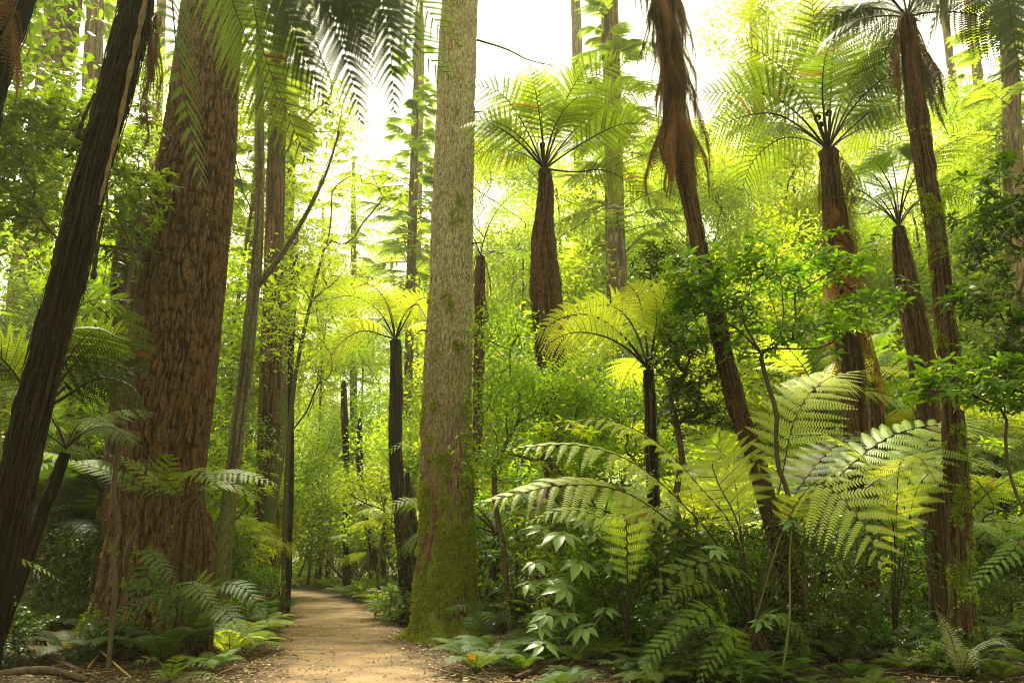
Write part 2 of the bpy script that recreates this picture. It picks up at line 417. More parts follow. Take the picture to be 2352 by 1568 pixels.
# ------------------------------------------------------------------ fronds
def frond(mb, P, side, W, n_pin=30, n_pl=18, pl=0.07, t0=0.22, droop=0.25, sweep=0.45, roll=0.0, r0=0.014, lm=0, rm=1, pw=0.44, peak=0.35, curl=0.0, ragged=0.0, tiplen=0.0):
    """a twice-divided fern frond along the curve P; 'side' points across the blade"""
    Pn = catmull(P, 44)
    seg = np.linalg.norm(np.diff(Pn, axis=0), axis=1); s = np.concatenate([[0], np.cumsum(seg)]); Ltot = s[-1]; u = s / Ltot
    T = norm(np.gradient(Pn, axis=0))
    sd = np.asarray(side, float)
    Sd = norm(sd[None] - T * (T @ sd)[:, None])
    Nn = np.cross(Sd, T)
    if roll:
        ca, sa = math.cos(roll), math.sin(roll)
        Sd, Nn = Sd * ca + Nn * sa, Nn * ca - Sd * sa
    tube(mb, Pn, r0 * (1 - 0.85 * u), 5, rm, v=0.5)
    t = np.linspace(t0, 0.985, n_pin) + (rng.random(n_pin) - .5) * 0.4 * (1 - t0) / n_pin
    t = np.clip(t, t0, 0.995)
    x = (t - t0) / (1 - t0)
    prof = np.where(x < peak, 0.35 + 0.65 * np.sin(np.clip(x / peak, 0, 1) * math.pi / 2), np.clip(1 - ((x - peak) / (1 - peak)) ** 1.6, 0, 1) * 0.96 + 0.04)
    def interp(A, tt):
        return np.stack([np.interp(tt, u, A[:, k]) for k in range(3)], -1)
    for sg in (-1, 1):
        tt = np.clip(t + sg * 0.15 / n_pin, 0, 0.998)
        keep = rng.random(n_pin) > ragged
        tt, xx, pr = tt[keep], x[keep], prof[keep]
        B = interp(Pn, tt); Tt = norm(interp(T, tt)); Ss = norm(interp(Sd, tt)) * sg; Nt = norm(interp(Nn, tt))
        sw = sweep * (0.75 + 0.9 * xx)[:, None]
        wob = (rng.random((len(tt), 1)) - .5) * 0.14
        D = norm(Ss * np.cos(sw) + Tt * np.sin(sw + wob) + Nt * 0.05)
        PL = (W * pr * (0.93 + 0.14 * rng.random(len(tt))))[:, None]
        dr = droop * (0.8 + 0.4 * rng.random((len(tt), 1)))
        # pinna mid-vein points and pinnules
        q = (np.arange(n_pl) + 0.6) / (n_pl + 0.2)
        def pos(qq):
            qq = np.asarray(qq)[None, :, None]
            return (B[:, None] + D[:, None] * (PL[:, None] * qq) + np.array((0, 0, -1.0)) * (dr[:, None] * PL[:, None] * qq ** 2)
                    + Tt[:, None] * PL[:, None] * 0.12 * qq ** 2 + Nt[:, None] * PL[:, None] * curl * qq ** 2)
        Q = pos(q); Q2 = pos(np.minimum(q + 0.03, 1.03)); dQ = norm(Q2 - Q)
        NN = norm(Nt[:, None] + 0 * Q)
        X = norm(np.cross(dQ, NN))
        plen = np.minimum(pl, 10) * np.clip(1.08 - q ** 2.2, 0.08, 1)[None, :, None] * np.clip(pr, 0.22, 1)[:, None, None] ** 0.7
        wid = (PL[:, None] / n_pl) * pw * np.ones_like(q)[None, :, None] * 1.15
        pv = rng.random(len(tt)); pv[rng.random(len(tt)) < .02] = 1.45
        vv = np.repeat(pv, n_pl)
        for sg2 in (-1, 1):
            d2 = norm(X * sg2 + dQ * 0.38 + np.array((0, 0, -0.18)))
            L2 = plen * (0.85 + 0.3 * rng.random(plen.shape[:2] + (1,)))
            b = Q
            V = np.stack([b - dQ * wid, b + d2 * L2 * 0.5 - dQ * wid * 0.75, b + d2 * L2 + dQ * wid * 0.3, b + d2 * L2 * 0.45 + dQ * wid * 0.95, b + dQ * wid], 2).reshape(-1, 3)
            n = len(V) // 5
            mb.add(V, np.arange(n * 5).reshape(-1, 5), lm, v=np.clip(vv * .7 + rng.random(n) * .3, 0, 1))
        # pinna vein as a thin blade
        e = pos(np.array([0.0, 0.5, 1.0])); wv = np.array([1.0, .6, .15])[None, :, None] * 0.004 * (W / 0.5)
        Xm = norm(np.cross(norm(e[:, 2] - e[:, 0]), Nt))[:, None]
        V = np.concatenate([e - Xm * wv, e + Xm * wv], 1)
        nb = len(V); k = (np.arange(nb) * 6)[:, None]
        mb.add(V.reshape(-1, 3), np.concatenate([np.concatenate([k, k + 3, k + 4, k + 1], 1), np.concatenate([k + 1, k + 4, k + 5, k + 2], 1)]), rm, v=0.5)

def arc(L, e0, e1, p=1.3, n=14, sag=0.0):
    """points of an arching frond in the XZ plane from elevation e0 to e1 (degrees)"""
    t = np.linspace(0, 1, n)
    e = np.radians(e0 + (e1 - e0) * t ** p)
    d = np.stack([np.cos(e), 0 * e + sag * t, np.sin(e)], -1) * L / (n - 1)
    return np.vstack([[0, 0, 0], np.cumsum(d, 0)[:-1]])

Yv = np.array((0, 1.0, 0))
def frond_mesh(name, L, e0, e1, W, mats, p=1.3, **kw):
    mb = MB()
    frond(mb, arc(L, e0, e1, p, sag=rng.uniform(-.15, .15)), Yv, W, **kw)
    return mb.mesh(name, mats)

FR = {}
def frond_set(key, leafm, stem='rachis'):
    mats = [M[leafm], M[stem]]
    out = []
    for i, (e0, e1) in enumerate([(80, 20), (66, -10), (55, -30), (45, -45), (32, -55), (15, -65)]):
        out.append(frond_mesh('frond_' + key, 2.7 + 0.25 * rng.random(), e0, e1, 0.80, mats, n_pin=20, n_pl=15, pl=0.08, pw=.34, droop=0.28, r0=0.024, t0=.27))
    FR[key] = out
frond_set('green', 'fern'); frond_set('bright', 'fern_bright'); frond_set('yellow', 'fern_yellow'); frond_set('dark', 'fern_dark')
DEAD = []
for i in range(4):
    mb = MB()
    L = 1.5 + .3 * i
    P = np.array([[0, 0, 0], [.16, .02 * i, .02], [.30, -.03, -.35 * L], [.30 + .05 * i, .05, -.7 * L], [.22, .0, -L]])
    frond(mb, P, Yv, 0.26, n_pin=20, n_pl=13, pl=0.045, t0=0.08, droop=1.5, sweep=1.0, ragged=0.12, r0=0.012, pw=0.6)
    for q in range(9):
        a = P[1] * rng.uniform(.2, 1) + rng.normal(0, .04, 3); h = L * rng.uniform(.5, 1.05)
        tube(mb, catmull(np.array([a, a + (rng.normal(0, .04), rng.normal(0, .05), -h * .5), a + (rng.normal(0, .06), rng.normal(0, .08), -h)]), 7), rng.uniform(.003, .008) * np.linspace(1, .4, 7), 4, 1)
    DEAD.append(mb.mesh('dead_frond', [M['dead'], M['strip']]))
DEAD_O = []
for i in range(3):
    mb = MB()
    L = 1.9 + .3 * i
    P = np.array([[0, 0, 0], [.25, 0, .05], [.42, -.03, -.35 * L], [.42 + .05 * i, .05, -.7 * L], [.35, .0, -L]])
    frond(mb, P, Yv, 0.5, n_pin=20, n_pl=12, pl=0.07, t0=0.1, droop=0.6, sweep=0.5, ragged=0.08, r0=0.010, pw=0.45)
    DEAD_O.append(mb.mesh('dead_frond', [M['dead_orange'], M['strip']]))

def rotz(a): return Matrix.Rotation(a, 4, 'Z')
def rotx(a): return Matrix.Rotation(a, 4, 'X')
def roty(a): return Matrix.Rotation(a, 4, 'Y')

# ------------------------------------------------------------------ trunks
def trunk_mesh(name, P, R, mat, segs=40, rings=None, fib=26, amp=0.10, moss=0.0, moss_h=3.0, seed=0, flare=0, base_z=0.0, off=(0, 0, 0), pale=None, furrow=None, strips=0, strip_mat='strip'):
    """trunk following centre points P with radii R; furrows and fibres are real relief"""
    P = np.asarray(P, float); R = np.asarray(R, float)
    H = np.linalg.norm(P[-1] - P[0])
    n = rings or max(24, int(H / 0.09))
    Pc = catmull(P, n)
    Rc = np.interp(np.linspace(0, len(P) - 1, n), np.arange(len(P)), R)
    store = {}
    def disp(Pp, th, rr):
        nn, ns_ = rr.shape
        z = Pp[:, 2][:, None] * np.ones(ns_)[None]
        c = np.cos(th)[None] * rr; s_ = np.sin(th)[None] * rr
        if furrow:
            fh, fz = furrow[0], furrow[1]
            wx = (fbm(np.stack([c.ravel() * 2.2, s_.ravel() * 2.2, z.ravel() * .9 + seed], -1), 2) - .5) * 0.25
            q = np.stack([(c.ravel() + wx) * fh, (s_.ravel() + wx) * fh, z.ravel() * fz + seed * 3.1], -1)
            a = 1 - np.abs(2 * vn(q) - 1)
            b = 1 - np.abs(2 * vn(q * np.array((1.9, 1.9, 1.7)) + 5.5) - 1)
            am = .35 + 1.1 * fbm(q * np.array((.22, .22, .35)) + 40, 2)
            f = np.clip((a - 0.62) / 0.30, 0, 1) ** 1.2 * 0.8 * am + np.clip((b - 0.66) / 0.34, 0, 1) * 0.45
            fine = fbm(q * np.array((4.5, 4.5, 5.0)), 2) - .5
            fl = fbm(np.stack([c.ravel() * 1.5, s_.ravel() * 1.5, z.ravel() * .4 + 9 + seed], -1), 2) - .5
            d = (-f * furrow[2] + fine * furrow[2] * 0.7 + fl * 0.10).reshape(nn, ns_)
            store['fur'] = np.clip(f, 0, 1).reshape(nn, ns_)
        else:
            q = np.stack([np.cos(th)[None].repeat(nn, 0).ravel() * fib / 6.28, np.sin(th)[None].repeat(nn, 0).ravel() * fib / 6.28, z.ravel() * 0.9 + seed * 7.7], -1)
            a = vn(q) * .6 + vn(q * np.array((2.2, 2.2, 1.6)) + 3) * .4
            l = fbm(np.stack([c.ravel() * 4, s_.ravel() * 4, z.ravel() * 1.3 + seed], -1), 2) - .5
            sc_ = vn(np.stack([c.ravel() * 26, s_.ravel() * 26, z.ravel() * 11 + seed], -1)) - .5
            d = (((a - .5) * 2 * amp + l * amp * 1.8 + sc_ * amp * 1.3).reshape(nn, ns_)) * rr
            store['fur'] = np.clip((0.55 - a.reshape(nn, ns_)) * 2.2, 0, 1)
        if flare:
            zz = np.clip(1 - (z - base_z) / flare, 0, 1) ** 2.2
            lob = 0.5 + 0.5 * np.cos(th[None] * 5 + seed + 1.3 * np.sin(th[None] * 2 + seed))
            d = d + zz * rr * (0.12 + 0.55 * lob * zz)
        mo = moss * (0.35 + 0.65 * np.clip(1 - (z - base_z) / moss_h, 0, 1)) * np.clip(1.15 - (z - base_z) / (moss_h * 2.0), 0, 1)
        mo = mo + (fbm(np.stack([c.ravel() * 1.3 + 31, s_.ravel() * 1.3, z.ravel() * .5], -1), 2).reshape(nn, ns_) - .5) * .5 * (moss > 0) + (fbm(np.stack([c.ravel() * 4 + 11, s_.ravel() * 4, z.ravel() * 1.6], -1), 3).reshape(nn, ns_) - .5) * 1.3 * (moss > 0)
        store['moss'] = np.clip(mo - store['fur'] * .12, 0, 1)
        store['pale'] = np.zeros((nn, ns_)) + (np.clip((z - pale[0]) / (pale[1] - pale[0]), 0, 1) if pale else 0)  # grows with height: skylight on the upper trunk, painted along with lichen
        return d
    T, A, B = frames(Pc)
    th = np.linspace(0, 2 * math.pi, segs, endpoint=False)
    dv = np.cos(th)[None, :, None] * A[:, None, :] + np.sin(th)[None, :, None] * B[:, None, :]
    rr = Rc[:, None] * np.ones(segs)[None]
    rr = rr + disp(Pc, th, rr)
    V = (Pc[:, None] + dv * rr[:, :, None]).reshape(-1, 3)
    mb = MB()
    V0 = V - np.asarray(off)
    mb.add(V0, grid_faces(n, segs), 0, smooth=True, fur=store['fur'].ravel(), moss=store['moss'].ravel(), pale=store['pale'].ravel())
    mb.add(np.vstack([V0[-segs:], Pc[-1] - np.asarray(off)]), np.array([[k, (k + 1) % segs, segs] for k in range(segs)]), 0)
    mats = [M[mat]]
    if strips:
        mats.append(M[strip_mat])
        for _ in range(strips):
            i0 = rng.integers(int(n * .12), n - 2); ln = int(rng.uniform(0.3, 1.1) / (H / n)) + 4
            i1 = max(0, i0 - ln); j = rng.integers(segs)
            idx = np.linspace(i0, i1, 6).astype(int)
            bend = np.linspace(0, 1, 6) ** 1.5 * rng.uniform(0.0, 0.035)
            jj = (j + np.round(np.linspace(0, rng.uniform(-2, 2), 6)).astype(int)) % segs
            c = Pc[idx] + dv[idx, jj] * (rr[idx, jj] + 0.01 + bend)[:, None] - np.asarray(off)
            tube(mb, c, rng.uniform(0.003, 0.010) * np.array([1, 1, 1, .9, .7, .3]), 4, 1)
    return mb.mesh(name, mats), V, dv.reshape(-1, 3), store

def moss_tufts(name, parent, V, D, moss, n, off, zmax, size=0.035, thr=0.45, mat='moss'):
    m = moss.ravel() + (vn(V * 5.0) - .5) * .9
    ok = np.where((m > thr) & (V[:, 2] < zmax) & (D[:, 1] < 0.35))[0]
    if len(ok) == 0:
        return
    pick = rng.choice(ok, n)
    mb = MB()
    for k in range(3):
        b = V[pick] + rng.normal(0, 0.012, (n, 3)) - np.asarray(off)
        d = D[pick] * 1.0 + rng.normal(0, 0.55, (n, 3)) + np.array((0, 0, -0.15))
        leafset(mb, b, d, rng.normal(0, 1, (n, 3)) + D[pick], size * rng.uniform(.5, 1.4, n), size * .55, 0, droop=.3)
    o = link(name, mb.mesh(name, [M[mat]]), parent)
    return o

def from_px(pts, Y, base=True, top=0):
    """(x, y, halfwidth[, Y]) pixel measurements of a trunk -> centre points and radii, the lowest point set on the ground"""
    P, R = [], []
    for q in pts:
        yy = q[3] if len(q) > 3 else Y
        p = at(q[0], q[1], yy); P.append(p); R.append(rad(p, q[2]))
    P = np.array(P[::-1]); R = np.array(R[::-1])         # bottom to top
    if base and P[0][2] > 0.02:
        d = P[0] - P[1] if len(P) > 1 else np.array((0, 0, -1.0))
        k = P[0][2] / max(-d[2], 0.2)
        g = P[0] + d * k * 0.8; g[2] = -0.15
        P = np.vstack([g, P]); R = np.concatenate([[R[0] * 1.08], R])
    elif base:
        P[0][2] = min(P[0][2], -0.15)
    if top:
        d = norm(P[-1] - P[-2]); P = np.vstack([P, P[-1] + d * top * .5, P[-1] + d * top]); R = np.concatenate([R, [R[-1] * .93, R[-1] * .85]])
    return P, R

# ------------------------------------------------------------------ ground and path
PATH = np.array([(-0.2, -30), (-0.2, -8), (0, 0), (-0.9, 6), (-2.1, 11.5), (-4.1, 19.2), (-6.2, 27.5), (-9.4, 37), (-13.6, 47), (-22, 55), (-40, 62)], float)
pc = catmull(np.c_[PATH, np.zeros(len(PATH))], 220)
def path_dist(x, y):
    x = np.atleast_1d(x); y = np.atleast_1d(y)
    d = np.hypot(pc[None, :, 0] - x[:, None], pc[None, :, 1] - y[:, None])
    return d.min(1)
def gz(x, y):
    x = np.atleast_1d(np.asarray(x, float)); y = np.atleast_1d(np.asarray(y, float))
    d = path_dist(x, y)
    k = np.clip((d - 1.5) / 3, 0, 1)
    z = (fbm(np.stack([x * .25, y * .25, 0 * x + 3], -1), 3) - .42) * 0.55 * k + (vn(np.stack([x * 1.5, y * 1.5, 0 * x], -1)) - .5) * .05 * np.clip(k + .2, 0, 1)
    return z - 0.03 * (1 - k)
xs = np.concatenate([np.linspace(-600, -45, 24), np.linspace(-44, 44, 221), np.linspace(45, 600, 24)])
ys = np.concatenate([np.linspace(-600, -22, 24), np.linspace(-21, 75, 241), np.linspace(77, 900, 30)])
GX, GY = np.meshgrid(xs, ys)
gzv = np.concatenate([gz(a, b) for a, b in zip(np.array_split(GX.ravel(), 30), np.array_split(GY.ravel(), 30))])
mb = MB(); mb.add(np.stack([GX.ravel(), GY.ravel(), gzv], -1), grid_faces(len(ys), len(xs), False), 0, smooth=True)
m, ns, ls = newmat('forest_floor')
out = N(ns, 'ShaderNodeOutputMaterial'); tc = N(ns, 'ShaderNodeTexCoord')
n1 = N(ns, 'ShaderNodeTexNoise'); n1.inputs['Scale'].default_value = 14; n1.inputs['Detail'].default_value = 10; n1.inputs['Roughness'].default_value = 0.75; ls.new(tc.outputs['Object'], n1.inputs['Vector'])
n2 = N(ns, 'ShaderNodeTexNoise'); n2.inputs['Scale'].default_value = 0.6; n2.inputs['Detail'].default_value = 3; ls.new(tc.outputs['Object'], n2.inputs['Vector'])
r1 = ramp(ns, [(0.32, (0.016, 0.009, 0.006)), (0.5, (0.06, 0.034, 0.018)), (0.68, (0.15, 0.09, 0.05))]); ls.new(n1.outputs[0], r1.inputs[0])
r2 = ramp(ns, [(0.5, (0, 0, 0)), (0.7, (1, 1, 1))]); ls.new(n2.outputs[0], r2.inputs[0])
mx = N(ns, 'ShaderNodeMix', data_type='RGBA'); ls.new(r2.outputs[0], mx.inputs[0]); ls.new(r1.outputs[0], mx.inputs[6]); mx.inputs[7].default_value = (0.035, 0.04, 0.014, 1)
p = N(ns, 'ShaderNodeBsdfPrincipled'); p.inputs['Roughness'].default_value = 0.95; ls.new(mx.outputs[2], p.inputs['Base Color'])
bp = N(ns, 'ShaderNodeBump'); bp.inputs['Strength'].default_value = 0.9; bp.inputs['Distance'].default_value = 0.05; ls.new(n1.outputs[0], bp.inputs['Height']); ls.new(bp.outputs[0], p.inputs['Normal']); ls.new(p.outputs[0], out.inputs[0])
M['floor'] = m
struct('ground', mb.mesh('ground', [m]))

# the path: a worn strip, crumbling edges, laid above the ground sheet
tt = np.linspace(0, 1, 700)
pp = catmull(np.c_[PATH, np.zeros(len(PATH))], 700)
T = norm(np.gradient(pp, axis=0)); Sx = np.stack([T[:, 1], -T[:, 0], 0 * T[:, 0]], -1)
cols = np.linspace(-1, 1, 61)
hw = np.interp(pp[:, 1], [-30, 0, 11, 20, 28, 40, 60], [1.5, 1.45, 1.35, 1.5, 1.6, 1.5, 1.5])
wl = hw * (0.88 + 0.28 * fbm(np.stack([pp[:, 1] * 1.1, pp[:, 0] * 0, 0 * tt], -1), 4)); wr = hw * (0.88 + 0.28 * fbm(np.stack([pp[:, 1] * 1.1, 9 + pp[:, 0] * 0, 0 * tt], -1), 4))
W_ = np.where(cols[None] < 0, wl[:, None], wr[:, None])
V = pp[:, None] + Sx[:, None] * (cols[None] * W_)[:, :, None]
vx, vy = V[..., 0].ravel(), V[..., 1].ravel()
zz = np.concatenate([gz(a, b) for a, b in zip(np.array_split(vx, 20), np.array_split(vy, 20))])
edge = 1 - np.abs(cols[None] * np.ones((700, 1))).ravel()
zz = zz + 0.004 + 0.03 * np.clip(edge * 4, 0, 1) + (fbm(np.stack([vx * 3, vy * 2, 0 * vx], -1), 3) - .5) * .05
mb = MB(); mb.add(np.stack([vx, vy, zz], -1), grid_faces(700, 61, False), 0, smooth=True, edge=edge)
m, ns, ls = newmat('packed_earth')
out = N(ns, 'ShaderNodeOutputMaterial'); tc = N(ns, 'ShaderNodeTexCoord')
n1 = N(ns, 'ShaderNodeTexNoise'); n1.inputs['Scale'].default_value = 45; n1.inputs['Detail'].default_value = 10; n1.inputs['Roughness'].default_value = 0.8; ls.new(tc.outputs['Object'], n1.inputs['Vector'])
n2 = N(ns, 'ShaderNodeTexNoise'); n2.inputs['Scale'].default_value = 1.4; n2.inputs['Detail'].default_value = 4; ls.new(tc.outputs['Object'], n2.inputs['Vector'])
r1 = ramp(ns, [(0.34, (0.10, 0.055, 0.027)), (0.5, (0.225, 0.135, 0.07)), (0.66, (0.37, 0.25, 0.145))]); ls.new(n1.outputs[0], r1.inputs[0])
mv = N(ns, 'ShaderNodeMapRange'); mv.inputs[1].default_value = 0.3; mv.inputs[2].default_value = 0.7; mv.inputs[3].default_value = 0.5; mv.inputs[4].default_value = 1.3; ls.new(n2.outputs[0], mv.inputs[0])
hs = N(ns, 'ShaderNodeHueSaturation'); ls.new(r1.outputs[0], hs.inputs['Color']); ls.new(mv.outputs[0], hs.inputs['Value'])
ea = N(ns, 'ShaderNodeAttribute', attribute_name='edge')
es = N(ns, 'ShaderNodeMath', operation='ADD'); ls.new(ea.outputs['Fac'], es.inputs[0]); ls.new(n2.outputs[0], es.inputs[1])
er = N(ns, 'ShaderNodeMapRange'); er.inputs[1].default_value = 0.62; er.inputs[2].default_value = 1.05; ls.new(es.outputs[0], er.inputs[0])
mx = N(ns, 'ShaderNodeMix', data_type='RGBA'); ls.new(er.outputs[0], mx.inputs[0]); mx.inputs[6].default_value = (0.085, 0.045, 0.022, 1); ls.new(hs.outputs[0], mx.inputs[7])
p = N(ns, 'ShaderNodeBsdfPrincipled'); p.inputs['Roughness'].default_value = 0.9; ls.new(mx.outputs[2], p.inputs['Base Color'])
bp = N(ns, 'ShaderNodeBump'); bp.inputs['Strength'].default_value = 0.6; bp.inputs['Distance'].default_value = 0.02; ls.new(n1.outputs[0], bp.inputs['Height']); ls.new(bp.outputs[0], p.inputs['Normal']); ls.new(p.outputs[0], out.inputs[0])
struct('path', mb.mesh('path', [m]))

def gzf(x, y): return float(gz(x, y)[0])

# leaf litter and fine twigs (nobody could count them)
mb = MB()
n = 40000
d = rng.gamma(2.0, 4.5, n) + 9.5
lx = rng.uniform(-0.72, 0.72, n) * d; ly = d
sel = (ly < 55)
lx, ly = lx[sel], ly[sel]
pd_ = np.concatenate([path_dist(a, b) for a, b in zip(np.array_split(lx, 20), np.array_split(ly, 20))])
keep = (pd_ > 1.0) | (rng.random(len(lx)) < np.clip((pd_ - .3) * .35, .07, 1))
lx, ly, pd_ = lx[keep], ly[keep], pd_[keep]
lz = np.concatenate([gz(a, b) for a, b in zip(np.array_split(lx, 20), np.array_split(ly, 20))]) + 0.02 + 0.025 * (pd_ < 1.6)
n = len(lx); a = rng.uniform(0, 6.28, n)
leafset(mb, np.stack([lx, ly, lz], -1), np.stack([np.cos(a), np.sin(a), rng.uniform(-.1, .35, n)], -1), np.stack([rng.normal(0, .35, n), rng.normal(0, .35, n), np.ones(n)], -1), rng.uniform(.03, .10, n), rng.uniform(.015, .04, n), 0, droop=.15)
M['litter'] = flat_mat('dry_leaves', [(0.0, (0.05, 0.022, 0.010)), (0.45, (0.16, 0.085, 0.04)), (0.8, (0.30, 0.19, 0.09)), (0.97, (0.55, 0.45, 0.26))], attr=True, rough=0.7)
struct('leaf_litter', mb.mesh('leaf_litter', [M['litter']]), 'stuff')
mb = MB()
for i in range(900):
    yy = 11 + rng.gamma(1.5, 5); x = float(np.interp(yy, PATH[:, 1], PATH[:, 0])) + rng.choice([-1, 1]) * rng.uniform(.2, 1.6)
    s_ = rng.uniform(.006, .022); a = rng.uniform(0, 6.28); z = gzf(x, yy) + .035
    ring = np.array([[math.cos(k * 1.2566 + a), math.sin(k * 1.2566 + a) * .7, 0] for k in range(5)]) * s_ * rng.uniform(.7, 1.2, (5, 1))
    V = np.vstack([np.array((x, yy, z)) + ring, np.array((x, yy, z)) + ring * .6 + (0, 0, s_ * .7)])
    mb.add(V, np.array([[k, (k + 1) % 5, 5 + (k + 1) % 5, 5 + k] for k in range(5)]), 0, v=rng.random(), smooth=True); mb.add(V[5:], np.array([[0, 1, 2, 3, 4]]), 0, v=.5)
M['pebble'] = flat_mat('small_stones', [(0.0, (0.10, 0.06, 0.035)), (0.6, (0.25, 0.18, 0.11)), (1.0, (0.42, 0.36, 0.26))], attr=True)
struct('path_gravel', mb.mesh('path_gravel', [M['pebble']]), 'stuff')
mb = MB()
for i in range(1500):
    yy = 11.2 + rng.gamma(1.6, 3.0)
    left = rng.random() < .45
    x = rng.uniform(-0.70, -0.30) * yy if left else rng.uniform(-0.08, 0.70) * yy
    if path_dist(x, yy)[0] < 1.25:
        continue
    L = rng.uniform(.15, .75); a = rng.uniform(0, 6.28); z = gzf(x, yy) + .02
    k = np.linspace(-.5, .5, 4)[:, None]
    P = np.array((x, yy, z)) + k * L * np.array((math.cos(a), math.sin(a), rng.uniform(-.15, .15))) + rng.normal(0, .02, (4, 3)) + np.array((0, 0, .03))
    tube(mb, P, rng.uniform(.003, .008) * np.array([1, .9, .8, .4]), 4, 0, v=rng.random())
M['twig_litter'] = flat_mat('dry_twigs', [(0.0, (0.06, 0.028, 0.014)), (0.6, (0.17, 0.09, 0.045)), (1.0, (0.36, 0.23, 0.12))], attr=True)
struct('twig_litter', mb.mesh('twig_litter', [M['twig_litter']]), 'stuff')

# ------------------------------------------------------------------ redwoods
def needle_branch_mesh(L, dens=1.0, mat='needle'):
    """a drooping conifer bough with flat needle sprays"""
    mb = MB()
    P = arc(L, rng.uniform(5, 25), rng.uniform(-35, -10), 1.0, sag=rng.uniform(-.3, .3))
    frond(mb, P, Yv, L * 0.30, n_pin=int(16 * dens), n_pl=12, pl=0.10, t0=0.3, droop=0.3, sweep=0.7, r0=0.022 * L / 3, pw=0.28, ragged=0.25, rm=1)
    return mb.mesh('bough', [M[mat], M['twig']])
BOUGH = [needle_branch_mesh(L) for L in (2.6, 3.2, 3.8, 3.0)]

def conifer_crown(z0, z1, R, n, seed):
    """boughs of one tree, gathered into one crown mesh"""
    r = np.random.default_rng(seed)
    mb = MB()
    for i in range(n):
        z = z0 + (z1 - z0) * (i + r.random()) / n
        rr = R * (1 - 0.6 * (z - z0) / (z1 - z0)) * r.uniform(.7, 1.1)
        a = r.uniform(0, 6.283)
        P = arc(rr, r.uniform(0, 30), r.uniform(-40, 0), 1.0, 8, sag=r.uniform(-.3, .3)) @ np.array([[math.cos(a), math.sin(a), 0], [-math.sin(a), math.cos(a), 0], [0, 0, 1]]) + np.array((0, 0, z))
        sd = np.array((-math.sin(a), math.cos(a), 0))
        frond(mb, P, sd, rr * 0.34, n_pin=9, n_pl=7, pl=0.22, t0=0.3, droop=0.35, sweep=0.7, r0=0.03, pw=0.5, ragged=0.2)
    return mb.mesh('crown', [M['needle'], M['twig']])
CONIFER = [conifer_crown(9, 24, 3.6, 46, 3), conifer_crown(6, 24, 3.4, 54, 4), conifer_crown(13, 27, 4.2, 40, 5)]

# tall left redwood
LY = 15.5
P, R = from_px([(500, -60, 64), (490, 0, 67), (478, 150, 72), (455, 350, 82), (435, 500, 90), (412, 700, 95), (390, 900, 100), (372, 1050, 99), (358, 1200, 100), (345, 1350, 108), (335, 1480, 118)], LY, top=9)
LR = thing('redwood_tree', 'massive ridged red-brown redwood trunk with dark fern-hung foot left of the path', 'tree', (P[0][0], P[0][1], 0), group='giant redwoods beside the path')
off = np.array((P[0][0], P[0][1], 0))
me, V, D, st = trunk_mesh('trunk', P, R, 'redwood', segs=340, rings=900, furrow=(19, 3.0, 0.04), moss=0.38, moss_h=2.6, seed=2, flare=2.4, off=off, pale=(11, 26))
link('trunk', me, LR)
moss_tufts('moss', LR, V, D, st['moss'], 5200, off, 3.2, thr=.42)
link('crown', CONIFER[0], LR, Matrix.Translation((2.9, 0, 8)))

CYY = 17.6
P, R = from_px([(1058, -60, 39), (1055, 0, 41), (1050, 150, 43), (1045, 300, 45), (1036, 600, 50), (1028, 900, 58), (1025, 1200, 64), (1021, 1350, 69), (1019, 1465, 74)], CYY, top=9)
CR = thing('redwood_tree', 'straight redwood with green moss on its foot at the right edge of the path', 'tree', (P[0][0], P[0][1], 0), group='giant redwoods beside the path')
off = np.array((P[0][0], P[0][1], 0))
me, V, D, st = trunk_mesh('trunk', P, R, 'redwood_mossy', segs=300, rings=900, furrow=(14, 2.0, 0.045), moss=0.76, moss_h=8, seed=5, flare=.55, off=off, pale=(1.5, 8))
link('trunk', me, CR)
moss_tufts('moss', CR, V, D, st['moss'], 15000, off, 8.5, thr=.62, size=.05)
link('crown', CONIFER[2], CR, Matrix.Translation((0.5, 0, 9)))

for (x_, y_, sx_) in [(1088, 260, 1), (1003, 420, -1), (1086, 560, 1), (982, 760, -1), (1085, 840, 1), (1040, 700, 0)]:
    p0 = at(x_, y_, CYY - (.45 if sx_ == 0 else .1)); mb = MB()
    tube(mb, np.array([p0 - (sx_ * .1, 0, 0), p0 + (sx_ * .12, -.06, .0), p0 + (sx_ * .22, -.12, -.03)]) - off, [.03, .022, .010], 6)
    link('branch_stub', mb.mesh('branch_stub', [M['twig']]), CR)

# other redwood trunks: (pixels), distance, label
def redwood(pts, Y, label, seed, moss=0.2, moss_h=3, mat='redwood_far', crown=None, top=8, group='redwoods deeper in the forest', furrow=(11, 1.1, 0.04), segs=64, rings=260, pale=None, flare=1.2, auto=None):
    P, R = from_px(pts, Y, top=max(top, 34 - at(*pts[0][:2], Y)[2]))
    R[-1] *= .5
    off = np.array((P[0][0], P[0][1], 0))
    t = thing('redwood_tree', label, 'tree', tuple(off), group=group, auto=auto)
    me, V, D, st = trunk_mesh('trunk', P, R, mat, segs=segs, rings=rings, furrow=furrow, moss=moss, moss_h=moss_h, seed=seed, flare=flare, off=off, pale=pale)
    link('trunk', me, t)
    if crown is not None:
        c = link('crown', CONIFER[crown[0]], t, Matrix.Translation((P[-1][0] - off[0], P[-1][1] - off[1], 34 - crown[1] - 4)) @ rotz(seed))
        c2 = link('crown', CONIFER[(crown[0] + 1) % 3], t, Matrix.Translation((P[-2][0] - off[0], P[-2][1] - off[1], 2 + (seed % 3))) @ rotz(seed * 2)) if seed not in (7, 9, 23) else None
    return t, V, D, st, off

